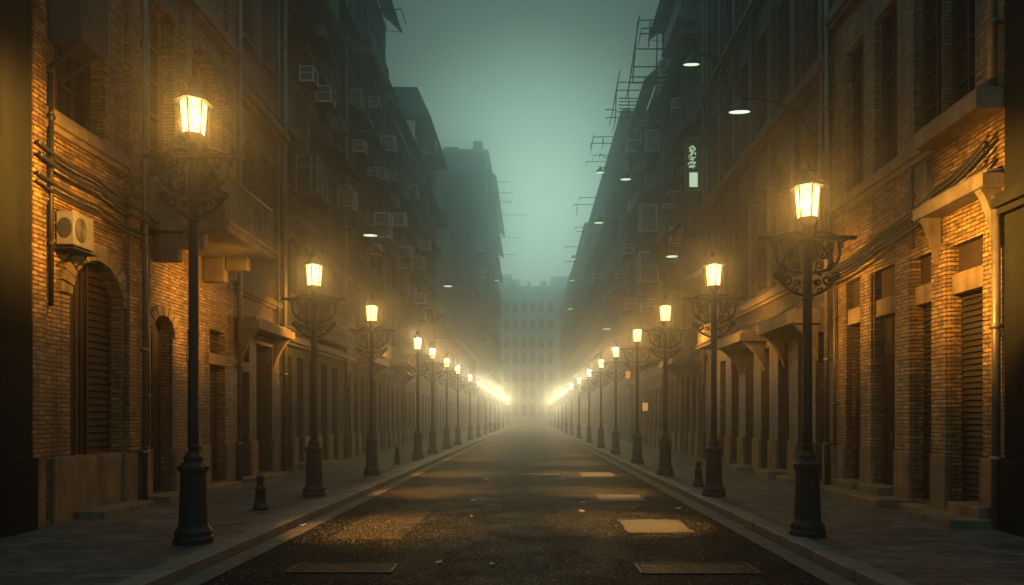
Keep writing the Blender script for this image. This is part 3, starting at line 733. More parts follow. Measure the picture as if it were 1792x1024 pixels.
h.canopy(17.0, 19.6, 3.95, .55, .22); h.band(4.8, .25, .12, 'stone_dark'); h.band(9.6, .4, .3, 'stone_dark'); h.band(10.1, .18, .2, 'stone_dark'); h.band(14.4, .5, .35, 'stone_dark')
h.part('lintel', 'stone', [(17.1, 17.8, 2.9, 3.15, -.1, .03)], bevel=.01)
h.pipe(19.88, .15, 16.4, .07, .15); h.pipe(19.5, 4.2, 16, .04, .1)

def wires(side, label, y0, y1, z0, z1, d, r=.016, sag=.25):
    X = LX + d if side == 'L' else RX - d
    cable(label, [(X, y0, z0), (X, (y0 + y1) / 2, (z0 + z1) / 2 - .1), (X, y1, z1)], r, sag=sag)
wires('L', 'thin wire sagging along the cage balcony house under its upper storeys', 19.9, 26.6, 6.9, 7.2, .3)
wires('L', 'slack wire strung high between the cage balcony house and eaved house', 22.3, 33.6, 13.2, 12.4, .6, .018, .6)
wires('L', 'twisted wire just over the shop band of the eaved house', 26.6, 33.7, 4.9, 4.6, .25, .022)
wires('R', 'thin wire sagging over the canopies of the pilastered house', 15.6, 26.6, 4.75, 4.7, .3, .02)
wires('R', 'slack wire high on the pilastered house front', 15.6, 26.7, 12.9, 13.4, .22, .018, .4)
wires('R', 'slack wire across the sign house below its dark sign', 26.7, 35, 6.8, 7.4, .5, .02, .4)
def clutter(h, zs, seed):
    rnd = random.Random(seed)
    for z in zs:
        L = h.y1 - h.y0; a = h.y0 + rnd.uniform(.02, .2) * L; b = h.y1 - rnd.uniform(0, .25) * L
        k = rnd.random()
        if k < .6: h.awning(a, b, z + 2.9 + rnd.uniform(-.2, .2), rnd.uniform(.6, 1.0), rnd.uniform(.3, .6))
        elif k < .8: h.balcony(a, a + (b - a) * .6, z - .2, rnd.uniform(.7, .95), .18, .8, 'concrete', .12)
        if rnd.random() < .6:
            y = a + rnd.random() * .5 * (b - a); h.cage(y, y + 1.1, z + .9, z + 2.1, .5)

h = House('cage_balcony_house', 'dark tall house with a caged window box above the second left lamp', 'L', LX, 19.91, 26.5, 20.5, 'grime_wall')
for (a, b) in ((20.3, 20.9), (21.35, 21.95), (22.5, 23.2), (23.8, 24.5), (25.1, 25.8)): h.open(a, b, .25, 3.6, 'shutter' if a > 21 else 'door', 0, .45, 2, 4, 'shutter_metal' if a > 21 else 'wood', None)
h.storeys((4.6, 7.8, 11.0, 14.2, 17.2), bays(20.2, 26.3, 4, .5), hh=1.7, m='wood', skip=.1)
h.wall(); h.plinths([(19.95, 20.28), (20.92, 21.33), (21.97, 22.48), (23.22, 23.78), (24.52, 25.08), (25.82, 26.4)]); h.steps([(21.2, 22.3, .2, .75), (23.6, 24.7, .1, .4)])
h.band(3.9, .3, .25, 'stone_dark'); h.band(4.35, .12, .15, 'stone_dark')
h.cage(21.2, 22.3, z_at(337, 21.2), z_at(272, 21.2), .68, 'pale framed glazed window cage box')
h.canopy(20.0, 21.6, 7.45, .55, .2, 'stone_dark'); h.awning(23.0, 26.2, 11.2, .9, .6); h.awning(20.4, 23.4, 14.0, .7, .5); h.awning(22.8, 26.3, 16.6, .9, .6); h.balcony(20.3, 23.0, 14.6, .9, .2, .9, 'concrete'); h.awning(20.1, 26.4, 20.0, .8, .5)
h.balcony(22.6, 25.6, 4.35, .5, .15, .55, 'stone_dark')
h.pipe(26.48, .15, 20, .07, .15); h.pipe(22.2, 4.5, 20, .035, .09); h.pipe(24.6, 4.5, 20, .04, .09)

h = House('eaved_house', 'dark tall house on the left whose eaves break the skyline at top', 'L', LX, 26.51, 33.8, 21.5, 'grime_wall')
for (a, b) in bays(26.8, 33.6, 6, .55): h.open(a, b, .25, 3.5, 'shutter', 0, .45, 2, 4, 'shutter_metal', None)
h.storeys((4.6, 7.7, 10.8, 13.9, 17.0), bays(26.8, 33.6, 5, .5), hh=1.7, m='wood', skip=.1)
h.wall(); h.plinths([(a - .5, a - .02) for a, b in bays(26.8, 33.6, 6, .55)]); h.band(3.9, .28, .2, 'stone_dark')
h.awning(26.6, 33.9, 21.6, .95, .9); h.awning(28.5, 33.9, 18.0, .75, .7); h.awning(27.0, 31.5, 14.2, .8, .6); h.awning(30.0, 33.7, 12.3, .7, .4); h.awning(26.9, 30.5, 9.4, .9, .6)
h.balcony(28.0, 31.5, 16.6, .8, .16, .9, 'concrete'); h.canopy(28.0, 31.0, 4.0, .9, .25, 'stone_dark'); h.balcony(31.2, 33.6, 4.4, .6, .15, .6, 'stone_dark')
h.pipe(30.1, .2, 21, .05, .12); h.pipe(33.5, .2, 21, .06, .12)

h = House('low_dark_house', 'lower dark house on the left before the flat roofed tower house', 'L', LX, 33.81, 43.3, 17.6, 'grime_wall')
h.storeys((.0,), bays(34.2, 43, 7, .5), 'pane', 3.0, .3, trim=None); h.storeys((4.6, 7.7, 10.8, 13.9), bays(34, 43, 6, .45), hh=1.6, skip=.1, trim=None)
h.wall(); h.plinths([(a - .45, a - .05) for a, b in bays(34.2, 43, 7, .5)]); h.band(3.9, .28, .2, 'stone_dark'); h.canopy(35.5, 38.5, 4.0, .9, .25, 'stone_dark')
clutter(h, (4.6, 7.7, 10.8, 13.9), 5); h.awning(34, 43.2, 17.7, .9, .8); h.awning(36, 41, 13.6, .8, .5); h.pipe(38.7, .2, 17, .06, .12)

h = House('tower_house', 'hazy house with a carved panel and flat overhanging roof rising over the left row', 'L', LX, 43.31, 51.5, 20.6, 'concrete')
h.storeys((4.6, 7.8, 11, 14.2, 17.3), bays(43.8, 51.2, 4, .45), hh=1.7, skip=.05, trim=None); h.storeys((0,), bays(43.8, 51.2, 5, .5), 'pane', 3.0, .3, trim=None)
h.wall()
mb = MB(); e0, e1, ex0, ex1 = 42.8, 52.2, LX + 1.0, LX - 12
mb.hexa([(ex1, e0, 20.61), (ex0, e0, 20.61), (ex0, e1, 20.61), (ex1, e1, 20.61), (ex1 + .5, e0 + .4, 22.6), (ex0 - .9, e0 + .4, 22.6), (ex0 - .9, e1 - .4, 22.6), (ex1 + .5, e1 - .4, 22.6)]); mb.build('roof', 'awning_dark', h.root)
mb = MB(); mb.box(LX - 6, LX - .05, 43.24, 43.31, 18.55, 20.1); mb.box(LX - 6, LX - .02, 43.2, 43.31, 20.15, 20.5); mb.box(LX - 6, LX - .02, 43.2, 43.31, 18.2, 18.5)
rn = random.Random(3)
for i in range(16):
    x = LX - .35 - i * .33
    for k in range(3): mb.tube([(x + .13 * math.cos(a), 43.23, 18.85 + k * .5 + .18 * math.sin(a)) for a in [R(30 * j + rn.random() * 20) for j in range(9)]], .03, 4)
mb.build('carved_panel', 'concrete_pale', h.root)
clutter(h, (7.8, 11, 14.2), 8); h.awning(44, 51, 17.0, .8, .5); h.pipe(51.2, .2, 20, .07, .12)

h = House('low_row', 'fog bound low shop row on the left before the big grey block', 'L', LX, 51.6, 89.5, 9.5, 'concrete')
h.storeys((0,), bays(52, 89, 18, .5), 'pane', 3.0, .3, trim=None); h.storeys((4.8,), bays(52, 89, 14, .4), hh=2.0, trim=None, kind='pane')
h.wall(); h.band(3.9, .35, .25, 'stone_dark'); h.band(9.1, .4, .35, 'stone_dark')

h = House('grey_block', 'big grey block fading into fog on the left, with ledges on its end wall', 'L', LX + 1.3, 89.6, 124, 36.5, 'concrete', 26)
h.storeys((4.8, 8.2, 11.6, 15, 18.4, 21.8, 25.2, 28.6), bays(90, 124, 10, .4), 'pane', 1.9, .9, trim=None, rec=.4)
h.wall()
mb = MB()
for z in (12.5, 20.6, 28.8, 33.5, 36.2):
    mb.box(-34, LX + 1.55, 89.15, 89.6, z, z + .5); mb.box(LX + 1.301, LX + 1.75, 89.61, 124, z, z + .5)
mb.build('stone_band', 'concrete', h.root)
mb = MB()
for i in range(14):
    x = LX + .6 - i * 1.4
    mb.box(x - .1, x + .1, 89.45, 89.6, 29.4, 33.2)
for (x, z, w_, t_) in ((-6.5, 36.7, 1.2, 1.6), (-9.6, 36.7, 2.0, .8), (-13, 36.7, 1.4, 2.2), (-17, 36.7, 3, 1.0)): mb.box(x - w_, x, 90.5, 92.5, z, z + t_)
for (x0, x1, y0_, z0_, z1_) in ((-33, -8.2, 94, 36.5, 38.6), (-30, -13, 97, 38.6, 40.6), (-7.4, -6.3, 96, 36.7, 38.0), (-7.9, -6.9, 104, 36.7, 37.6)): mb.box(x0, x1, y0_, y0_ + 9, z0_ + .01, z1_)
mb.build('parapet', 'concrete', h.root)
mb = MB(); mb.box(-6.0, -4.9, 93, 97, 29.5, 32.5); mb.box(-6.0, -5.2, 99, 112, 24, 27.4); mb.build('bay_window', 'grime_wall', h.root)
for k in range(6):
    a = LX - .4 - k * 1.9
    for z in (24.5, 26): pass
    mb = MB(); mb.box(a - 1.0, a, 89.5, 89.598, 22.6, 26.2); mb.build('window', 'vent_dark', h.root)
    for zz in (6.4, 9.8, 14.2, 17.4): mb = MB(); mb.box(a - .95, a - .05, 89.52, 89.598, zz, zz + 2); mb.build('window', 'vent_dark', h.root)
for z in (8, 14, 20, 26, 31): h.awning(91 + z * .3, 110 + z * .4, z, 1.1, .7)
h.awning(92, 123, 35.2, 1.3, 1.0)

h = House('far_left_house', 'faint far house at the fogged end of the left row', 'L', LX + .3, 124.1, 158, 28, 'concrete', 20)
h.storeys((1, 4.8, 8.2, 11.6, 15, 18.4, 21.8), bays(125, 157, 9, .4), 'pane', 1.9, .9, trim=None, rec=.4); h.wall(); h.band(27.5, .6, .6, 'concrete'); h.band(14.0, .4, .4, 'concrete')

# ---- right side ------------------------------------------------
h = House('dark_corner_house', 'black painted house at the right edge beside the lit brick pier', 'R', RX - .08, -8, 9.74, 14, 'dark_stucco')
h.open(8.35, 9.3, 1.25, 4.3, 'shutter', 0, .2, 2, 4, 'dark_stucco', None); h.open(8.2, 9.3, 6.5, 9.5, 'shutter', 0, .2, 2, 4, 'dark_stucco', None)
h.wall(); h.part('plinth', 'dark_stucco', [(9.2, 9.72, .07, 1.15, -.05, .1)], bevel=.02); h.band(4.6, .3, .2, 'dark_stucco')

h = House('pier_fronted_house', 'amber lit brick house with tall piers and stone steps on the right', 'R', RX, 9.75, 15.5, 15, 'brick_warm')
def Yspan(a, b): return (Yr(b), Yr(a))
g_open = [(Yspan(1662, 1720), 4.5), (Yspan(1598, 1632), 4.55), (Yspan(1530, 1568), 4.62), (Yspan(1481, 1508), 4.65)]
kinds = ['shutter', 'shutter', 'door', 'shutter']
for ((a, b), zt), kd in zip(g_open, kinds):
    h.open(a, b, .28, zt, kd, 0, .2, 2, 4, 'shutter_metal' if kd == 'shutter' else 'wood', None)
for (pa, pb) in ((1650, 1706), (1600, 1650 - 2), (1530, 1570), (1480, 1511)):
    a, b = Yspan(pa, pb); h.open(a, b, 6.55, 9.6, 'window', 0, .2, 2, 5, 'wood', None); h.open(a, b, 11.1, 13.9, 'window', 0, .2, 2, 4, 'wood', None)
h.wall()
for ((a, b), zt) in g_open:
    h.part('lintel', 'stone', [(a, b, 3.72, 4.05, -.19, -.03)], bevel=.01); h.part('transom', 'wood', [(a, b, 4.055, zt, -.19, -.14)])
pr = [(9.88, 10.32)] + [(g_open[i][0][1] + .02, g_open[i + 1][0][0] - .02) for i in range(3)] + [(14.84, 15.12)]
h.plinths(pr + [(15.2, 15.46)])
for (a, b) in pr[1:4]: h.part('pilaster', 'brick_warm', [(a + .02, b - .02, 1.122, 4.6, -.02, .045)])
h.steps([(9.98, 10.75, .30, .30), (9.9, 10.9, .13, .75), (12.9, 13.7, .3, .3), (13.9, 14.75, .3, .3), (12.2, 14.9, .15, .72), (11.0, 12.1, .11, .35)])
h.band(6.18, .34, .14, 'stone', 11.42, 15.4); h.canopy(9.8, 11.4, 6.16, .45, .28, 'stone', False, 'window_ledge'); h.canopy(9.8, 11.6, 5.04, .36, .2, 'stone_dark')
h.band(10.4, .4, .22, 'stone_dark', 9.9, 15.4); h.band(5.3, .12, .05, 'brick_warm', 12.0, 15.4)
h.part('vent_shaft', 'stone_dark', [(11.62, 11.95, 5.05, 6.1, -.02, .1)])
h.pipe(9.83, .2, 4.9, .06, .14); h.pipe(9.9, 6.5, 14.8, .06, .14); h.pipe(15.46, .2, 14.8, .06, .14); h.pipe(15.2, 1.1, 4.8, .03, .08); h.pipe(12.1, 4.7, 6.15, .04, .1)
CR = ['topmost cable', 'thick second cable', 'third sagging cable', 'thin fourth cable', 'lowest cable']
for i, (za, zb, r) in enumerate(((5.72, 5.18, .024), (5.62, 5.10, .034), (5.5, 5.02, .022), (5.42, 4.96, .016), (5.34, 4.86, .03))):
    d = .17 + .03 * (i % 3)
    cable(CR[i] + ' in the bundle across the right brick front', [(RX - d, 9.95, za + .1), (RX - d, 11.2, (za * .6 + zb * .4)), (RX - d, 13.0, zb + .06), (RX - d, 15.4, zb - .15)], r, sag=.07)

h = House('pilastered_house', 'tall narrow piered house on the right behind the second lamp pair', 'R', RX, 15.51, 26.6, 24.5, 'brick_grey')
pl = [(15.9, 16.4), (16.85, 17.5), (18.1, 18.9), (19.6, 20.3), (21.0, 21.8), (22.5, 23.3), (24.0, 24.7), (25.3, 26.0)]
for i, (a, b) in enumerate(pl): h.open(a, b, .28, 3.75, ('shutter', 'door', 'shutter', 'shutter')[i % 4], 0, .26, 2, 4, ('shutter_metal', 'wood')[i % 4 == 1], None)
for z0, z1 in ((5.5, 8.6), (10.3, 13.0), (14.6, 17.2), (18.8, 21.2)):
    for (a, b) in ((16.3, 17.2), (17.9, 18.9), (19.6, 20.6), (21.3, 22.3), (23.0, 24.0), (24.8, 25.7)): h.open(a, b, z0, z1, 'window', 0, .32, 2, 4, 'wood', None)
h.wall()
h.plinths([(15.54, 15.88)] + [(pl[i][1] + .02, pl[i + 1][0] - .02) for i in range(7)] + [(26.02, 26.5)])
for y in (15.8, 17.55, 19.25, 20.95, 22.65, 24.4, 26.1): h.part('pilaster', 'brick_grey', [(y - .16, y + .16, 5.4, 24.3, -.02, .13)])
h.steps([(16.8, 17.7, .13, .5), (18.0, 19.0, .2, .6), (21, 22, .12, .5)])
h.canopy(16.1, 18.6, 3.95, .7, .28, 'stone'); h.canopy(19.8, 22.4, 3.95, .8, .26, 'stone_dark'); h.band(5.0, .3, .16, 'stone'); h.band(9.5, .45, .3, 'stone_dark'); h.band(13.9, .4, .28, 'stone_dark'); h.band(18.1, .4, .28, 'stone_dark')
h.balcony(22.6, 25.8, 4.3, .6, .18, .6, 'stone_dark')
h.pipe(26.58, .2, 24, .07, .14); h.pipe(15.62, 5, 24, .05, .19)

h = House('sign_house', 'dark cluttered tall house carrying two upright signs on the right', 'R', RX, 26.61, 35, 24.2, 'grime_wall')
h.storeys((0,), bays(27, 34.8, 7, .55), 'shutter', 3.2, .28, m='shutter_metal', trim=None, rec=.45); h.storeys((4.8, 8.1, 11.4, 14.7, 18.0), bays(27, 34.8, 5, .5), hh=1.8, skip=.05)
h.wall(); h.plinths([(a - .45, a - .03) for a, b in bays(27, 34.8, 7, .55)]); h.band(3.9, .3, .25, 'stone_dark'); h.canopy(28.2, 31.2, 4.0, 1.0, .25, 'stone_dark')
h.awning(28, 34.8, 17.2, 1.0, .9); h.awning(27, 31, 13.6, .9, .6); h.awning(30, 34.9, 10.4, 1.0, .7); h.awning(27, 33, 7.7, .9, .5); h.awning(27, 34.9, 21.5, .9, .6); h.cage(30.2, 31.4, 12.3, 13.5, .55); h.cage(31.9, 33.4, 9.0, 11.4, .6); h.balcony(28, 31, 18.0, .8, .16, .9, 'concrete')
h.pipe(30.5, .2, 24, .06, .12); h.pipe(34.8, .2, 24, .07, .12)
h = House('awning_house', 'dark house under the roof racks in the right row', 'R', RX, 35.01, 46, 19.8, 'grime_wall')
h.storeys((0,), bays(35.5, 45.5, 8, .5), 'pane', 3.0, .3, trim=None); h.storeys((4.8, 8.1, 11.4, 14.7), bays(35.5, 45.6, 6, .45), hh=1.7, skip=.08, trim=None)
h.wall(); h.band(3.9, .3, .25, 'stone_dark'); clutter(h, (4.8, 8.1, 11.4, 14.7), 21); h.awning(35.2, 45.8, 20, 1.0, .9); h.awning(38, 44, 13.4, .9, .6); h.pipe(40, .2, 19, .06, .12)
h.plinths([(a - .45, a - .05) for a, b in bays(35.5, 45.5, 8, .5)])
h = House('ledge_house', 'greyed house with stacked ledges midway along the right row', 'R', RX - .2, 46.01, 60, 22.4, 'concrete')
h.storeys((0,), bays(46.4, 59.6, 9, .5), 'pane', 3.0, .3, trim=None); h.storeys((4.8, 8.1, 11.4, 14.7, 18), bays(46.4, 59.6, 7, .4), 'pane', 1.7, skip=.05, trim=None)
h.wall(); h.band(3.9, .3, .25, 'stone_dark'); clutter(h, (4.8, 8.1, 11.4, 14.7, 18), 33); h.band(22, .5, .6, 'concrete')
for i, (y0, y1, H_, lb, dx) in enumerate(((60.01, 80, 23.5, 'misty pale house past the ledge house on the right', 0), (80.01, 112, 24.5, 'long misty block deep in the right row', -.15), (112.01, 158, 25.5, 'faintest far block at the end of the right row', 0))):
    h = House('misty_house', lb, 'R', RX + dx, y0, y1, H_, 'concrete', 18)
    n = int((y1 - y0) / 2.6)
    h.storeys((.2, 4.8, 8.1, 11.4, 14.7, 18), bays(y0 + .4, y1 - .4, n, .4), 'pane', 1.8, trim=None); h.wall()
    h.band(H_ - .5, .6, .5, 'concrete'); h.band(3.9, .4, .3, 'concrete')
    for z in (8, 11.2, 14.6, 18): h.awning(y0 + 2 + z * .1, y0 + (y1 - y0) * (.5 + .02 * z), z, .9, .5)

# ---- end of the street -----------------------------------------
EY = 188; K = EY / 162; WW = 34; TOP = 38
t = thing('end_building', 'pale building closing the far end of the street, rows of four windows', 'building', (0, EY, 0))
mb = MB(); wx = [K * q for q in (-12.2, -10.1, -8.0, -5.9, -3.85, -1.75, .27, 2.36, 4.5, 6.6, 8.7, 10.8)]; rows = [K * q for q in (2.2, 6.3, 10.0, 14.3, 18.0, 22.4, 26.6)]; HW = .62 * K; WH = 2.5 * K
xs = sorted([-WW, WW] + [x - HW for x in wx] + [x + HW for x in wx]); zs = sorted([0, TOP] + [z - .0 for z in rows] + [z + WH for z in rows])
for i in range(len(xs) - 1):
    for j in range(len(zs) - 1):
        xc, zc = (xs[i] + xs[i + 1]) / 2, (zs[j] + zs[j + 1]) / 2
        if any(abs(xc - x) < HW for x in wx) and any(z < zc < z + WH for z in rows): continue
        mb.face([(xs[i], EY, zs[j]), (xs[i + 1], EY, zs[j]), (xs[i + 1], EY, zs[j + 1]), (xs[i], EY, zs[j + 1])])
for x in wx:
    for z in rows:
        a, b, c, d = x - HW, x + HW, z, z + WH
        for q in ([(a, c), (a, d)], [(b, d), (b, c)], [(a, d), (b, d)], [(b, c), (a, c)]):
            (x0, z0), (x1, z1) = q; mb.face([(x0, EY, z0), (x1, EY, z1), (x1, EY + .4, z1), (x0, EY + .4, z0)])
mb.face([(-WW, EY, TOP), (WW, EY, TOP), (WW, EY + 14, TOP), (-WW, EY + 14, TOP)]); mb.face([(-WW, EY, 0), (-WW, EY + 14, 0), (-WW, EY + 14, TOP), (-WW, EY, TOP)]); mb.face([(WW, EY, 0), (WW, EY + 14, 0), (WW, EY + 14, TOP), (WW, EY, TOP)]); mb.face([(-WW, EY + 14, 0), (WW, EY + 14, 0), (WW, EY + 14, TOP), (-WW, EY + 14, TOP)])
for (x0, x1, d0, d1, q) in ((-20, -3.4, 3, 12, 40.4), (-9, -5.5, 4, 9, 42), (2.5, 4.2, 2, 5, 39.7), (5.5, 24, 4, 13, 41.4), (-1.2, -.2, 2, 3.5, 39.5)): mb.box(x0, x1, EY + d0, EY + d1, TOP + .01, q)
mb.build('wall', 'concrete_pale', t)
for x in wx[3:9]:
    for z in rows:
        f = MB(); f.box(x - HW, x + HW, EY + .38, EY + .45, z, z + WH); f.build('window', 'window_glass', t)
mb = MB()
for z in (6.2, 15.4, 25, 37.5): mb.box(-WW, WW, EY - .3, EY, z, z + .45)
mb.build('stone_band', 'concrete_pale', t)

# ---------------------------------------------------------------- air conditioners
def make_ac(kind):
    """origin at the wall, facing +X (street); body from 0 to d; length along Y"""
    r = thing('air_conditioner', None, 'air conditioner', group='air conditioners on the house fronts')
    if kind == 'condenser':
        d, L, H = .36, .78, .56
        b = MB(); b.box(.04, d, -L / 2, L / 2, -H / 2, H / 2); b.build('casing', 'ac_grey', r, bevel=.02)
        f = MB(); f.lathe([(.21, 0), (.21, .012), (.19, .014)], 20)
        f.v = [(d + z, x - .12, y) for x, y, z in f.v]
        f.build('fan_opening', 'vent_dark', r)
        g = MB()
        for k in range(5): g.tube([(d + .02, -.12 + (.04 + .04 * k) * math.cos(a), (.04 + .04 * k) * math.sin(a)) for a in [R(30 * j) for j in range(13)]], .005, 4)
        g.build('fan_guard', 'ac_grey', r)
        s = MB(); s.lathe([(.17, 0), (.17, .01), (.15, .012)], 18); s.v = [(.2 + x * .8, -L / 2 - z, y) for x, y, z in s.v]; s.build('side_vent', 'vent_dark', r)
    else:
        d, L, H = (.58, .66, .62) if kind == 'window' else (.62, .55, 1.0)
        b = MB(); t = .05
        b.box(.0, d - .05, -L / 2 + .03, L / 2 - .03, -H / 2 + .03, H / 2 - .03); b.build('casing', 'ac_grey', r)
        f = MB()
        for y in (-L / 2, L / 2):
            y0, y1 = (y, y + .03) if y < 0 else (y - .03, y)
            f.box(.0, d, y0, y1, H / 2 - t, H / 2); f.box(.0, d, y0, y1, -H / 2, -H / 2 + t); f.box(d - t, d, y0, y1, -H / 2 + t, H / 2 - t); f.box(.0, t, y0, y1, -H / 2 + t, H / 2 - t)
            f.box(t, d - t, y0, y1, .02, .05)
        for z in (H / 2 - t, -H / 2): f.box(d - .03, d, -L / 2 + .03, L / 2 - .03, z, z + t)
        f.build('frame', 'ac_white', r)
        g = MB()
        k = int(H / .075)
        for i in range(1, k):
            z = -H / 2 + H * i / k; g.box(d - .048, d - .03, -L / 2 + .05, L / 2 - .05, z, z + .03); g.box(.06, d - .07, -L / 2 + .012, -L / 2 + .029, z, z + .02)
        g.build('grille', 'ac_grey', r)
    m = MB()
    for y in (-L / 2 + .1, L / 2 - .1): m.box(0, d, y - .02, y + .02, -H / 2 - .05, -H / 2 - .004); m.tube([(0, y, -H / 2 - .35), (d * .9, y, -H / 2 - .04)], .014, 4)
    m.box(.02, d + .05, -L / 2 - .04, L / 2 + .04, -H / 2 - .075, -H / 2 - .051)
    m.build('bracket', 'iron', r)
    return r, d
PROTO = {k: make_ac(k) for k in ('condenser', 'window', 'tall')}
USED = set()
ACS = []
def ac(px, py, side, kind='window', s=1., on=None):
    d = PROTO[kind][1] * s
    X = (LX + d) if side == 'L' else (RX - d)
    if on is not None: X = on + (d if side == 'L' else -d)
    Y = (X * F / (px - VPX)); z = z_at(py, Y)
    ACS.append((side, kind, s * .84 * random.uniform(.85, 1.12), Y, z, on))
for a in ((572, 37, 'tall', 1.), (554, 128, 'window', .95), (585, 163, 'window', 1.1), (513, 222, 'tall', .75), (636, 171, 'tall', .95), (669, 178, 'window', 1.), (655, 220, 'window', 1.1), (693, 250, 'window', 1.3),
          (666, 300, 'window', .9), (680, 303, 'window', 1.1), (696, 308, 'window', .9), (719, 330, 'window', 1.75), (736, 334, 'window', 1.6), (617, 342, 'tall', .95), (628, 350, 'tall', .9),
          (684, 393, 'tall', 1.3), (710, 384, 'window', 1.2), (759, 428, 'window', 1.6), (725, 450, 'tall', 1.5), (743, 460, 'window', 1.4), (730, 516, 'tall', 1.15), (745, 522, 'window', 1.2),
          (759, 533, 'window', 1.2), (777, 543, 'window', 1.3), (783, 575, 'tall', 1.5), (746, 553, 'window', 1.), (769, 257, 'window', 1.9), (785, 378, 'window', 2.0), (664, 128, 'window', .8), (700, 355, 'window', .9), (668, 436, 'window', .9), (640, 255, 'window', .9), (604, 215, 'window', .8)):
    ac(a[0], a[1], 'L', a[2], a[3])
for a in ((849, 434, 1.5), (848, 480, 1.5), (856, 587, 1.7), (868, 545, 1.5), (874, 600, 1.8), (862, 640, 1.5)): ac(a[0], a[1], 'L', 'window', a[2], LX + 1.3)
for a in ((1189, 40, 'tall', 1.), (1150, 118, 'tall', 1.), (1150, 150, 'window', 1.15), (1128, 245, 'tall', 1.3), (1095, 245, 'tall', 1.6), (1106, 291, 'window', 1.3), (1118, 212, 'window', 1.1), (1167, 327, 'window', 1.), (1158, 366, 'window', 1.1),
          (1170, 412, 'tall', .9), (1105, 349, 'window', 1.3), (1097, 362, 'window', 1.2), (1117, 380, 'tall', 1.7), (1070, 375, 'window', 1.5), (1093, 532, 'window', 1.4), (1118, 538, 'window', 1.), (1130, 530, 'window', 1.),
          (1086, 435, 'window', 1.6), (1113, 466, 'tall', 2.), (1143, 440, 'window', 1.), (1033, 488, 'window', 2.), (1140, 205, 'window', .9), (1184, 300, 'window', .8), (1078, 480, 'window', 1.4), (1060, 520, 'window', 1.5), (1175, 180, 'window', .9)):
    ac(a[0], a[1], 'R', a[2], a[3])
ZONES = {'L': ((19.9, 26.5, 'the cage balcony house'), (26.5, 33.8, 'the eaved house'), (33.8, 43.3, 'the low dark left house'), (43.3, 51.6, 'the tower house'), (51.6, 200, 'the big grey block')),
         'R': ((0, 26.6, 'the pilastered house'), (26.6, 35, 'the sign house'), (35, 46, 'the house under the roof racks'), (46, 60, 'the ledge house'), (60, 400, 'the misty right houses'))}
for sd in 'LR':
    for (ya, yb, nm) in ZONES[sd]:
        grp = sorted([a for a in ACS if a[0] == sd and ya <= a[3] < yb], key=lambda a: -a[4])
        for i, (side, kind, s, Y, z, on) in enumerate(grp):
            pr = PROTO[kind][0]
            o = copy_tree(pr) if kind in USED else pr
            USED.add(kind)
            X = on if on is not None else (LX if side == 'L' else RX)
            if on is None and side == 'R' and 46 <= Y < 60: X = RX - .2
            o.location = (X, Y + .33 * s, z); o.scale = (s, s, s)
            if side == 'R': o.scale = (-s, s, s)
            shape = 'upright' if kind == 'tall' else 'boxy'
            pos = 'highest' if i == 0 else ('lowest' if i == len(grp) - 1 else ORD[i] + ' from top')
            if len(grp) == 1: pos = 'the only one'
            o['label'] = '%s pale framed air conditioner on %s, %s there' % (shape, nm, pos)
o = copy_tree(PROTO['condenser'][0]) if 'condenser' in USED else PROTO['condenser'][0]
o.location = (LX, 10.72, z_at(402, 10.6)); o.scale = (.85, .62, .92)
o['label'] = 'round fan air conditioner above the large left arch'
# big boxed unit at the very top left, on a strut
t = thing('boxed_cooler', 'large black boxed cooler hung on a strut at the top left', 'cooler box', (LX, 10.1, 8))
mb = MB(); mb.box(LX + .10, LX + .62, 10.2, 10.85, 7.35, 9.1); mb.build('casing', 'awning_dark', t, bevel=.03)
mb = MB()
for z in (7.75, 8.3): mb.box(LX + .622, LX + .65, 10.27, 10.78, z, z + .42)
mb.build('vent', 'vent_dark', t)
mb = MB(); mb.tube([(LX, 10.6, 6.9), (LX + .6, 10.6, 7.33)], .035, 5); mb.tube([(LX, 10.25, 6.9), (LX + .6, 10.25, 7.33)], .035, 5); mb.build('strut', 'iron', t)

# ---------------------------------------------------------------- cold wall lamps on arms
def make_cold(side):
    s = 1 if side == 'L' else -1
    r = thing('wall_lamp', None, 'wall lamp', group='cold lamps on wall arms')
    c = MB(); c.lathe([(.26, 0), (.265, .015), (.20, .10), (.12, .18), (.085, .22), (.06, .25), (.05, .30), (.015, .33)], 20); c.build('shade', 'iron', r)
    dsc = MB(); dsc.lathe([(.235, -.006), (.235, .004)], 20); dsc.build('diffuser', 'cold_disc', r)
    L = bpy.data.lights.new('cold_light', 'SPOT'); L.energy = 90; L.color = (.72, 1, .72); L.spot_size = R(100); L.spot_blend = .8; L.shadow_soft_size = .12
    lo = bpy.data.objects.new('cold_light', L); COL.objects.link(lo); lo.parent = r; lo.location = (0, 0, -.03)
    return r
cold = make_cold('L')
def cold_lamp(px, py, side, reach, label, s=1.):
    global cold
    X = LX + reach if side == 'L' else RX - reach
    Y = X * F / (px - VPX); z = z_at(py, Y)
    o = copy_tree(cold) if cold['_'] else cold
    cold['_'] = 1
    if '_' in o and o is not cold: del o['_']
    o.location = (X, Y, z); o.scale = (s, s, s); o.rotation_euler = (max(0, math.atan2(z - CAMZ, Y) - R(9)), 0, 0); o['label'] = label
    sg = -1 if side == 'L' else 1
    m = MB(); m.tube([(x, 0, q) for x, _, q in bez((0, 0, .29), (sg * reach * .45, 0, .34), (sg * reach * .9, 0, .1), (sg * reach, 0, -.55), 14)], .02, 6)
    m.v = [(a / s, b / s, c / s) for a, b, c in m.v]
    m.lathe([(.05 / s, -.62 / s), (.05 / s, -.5 / s)], 8, (sg * (reach - .02) / s, 0, 0))
    d = bpy.data.meshes.new('arm'); d.from_pydata(m.v, [], m.f); d.polygons.foreach_set('use_smooth', m.sm); d.materials.append(MATS['iron'])
    a = bpy.data.objects.new('arm', d); COL.objects.link(a); a.parent = o
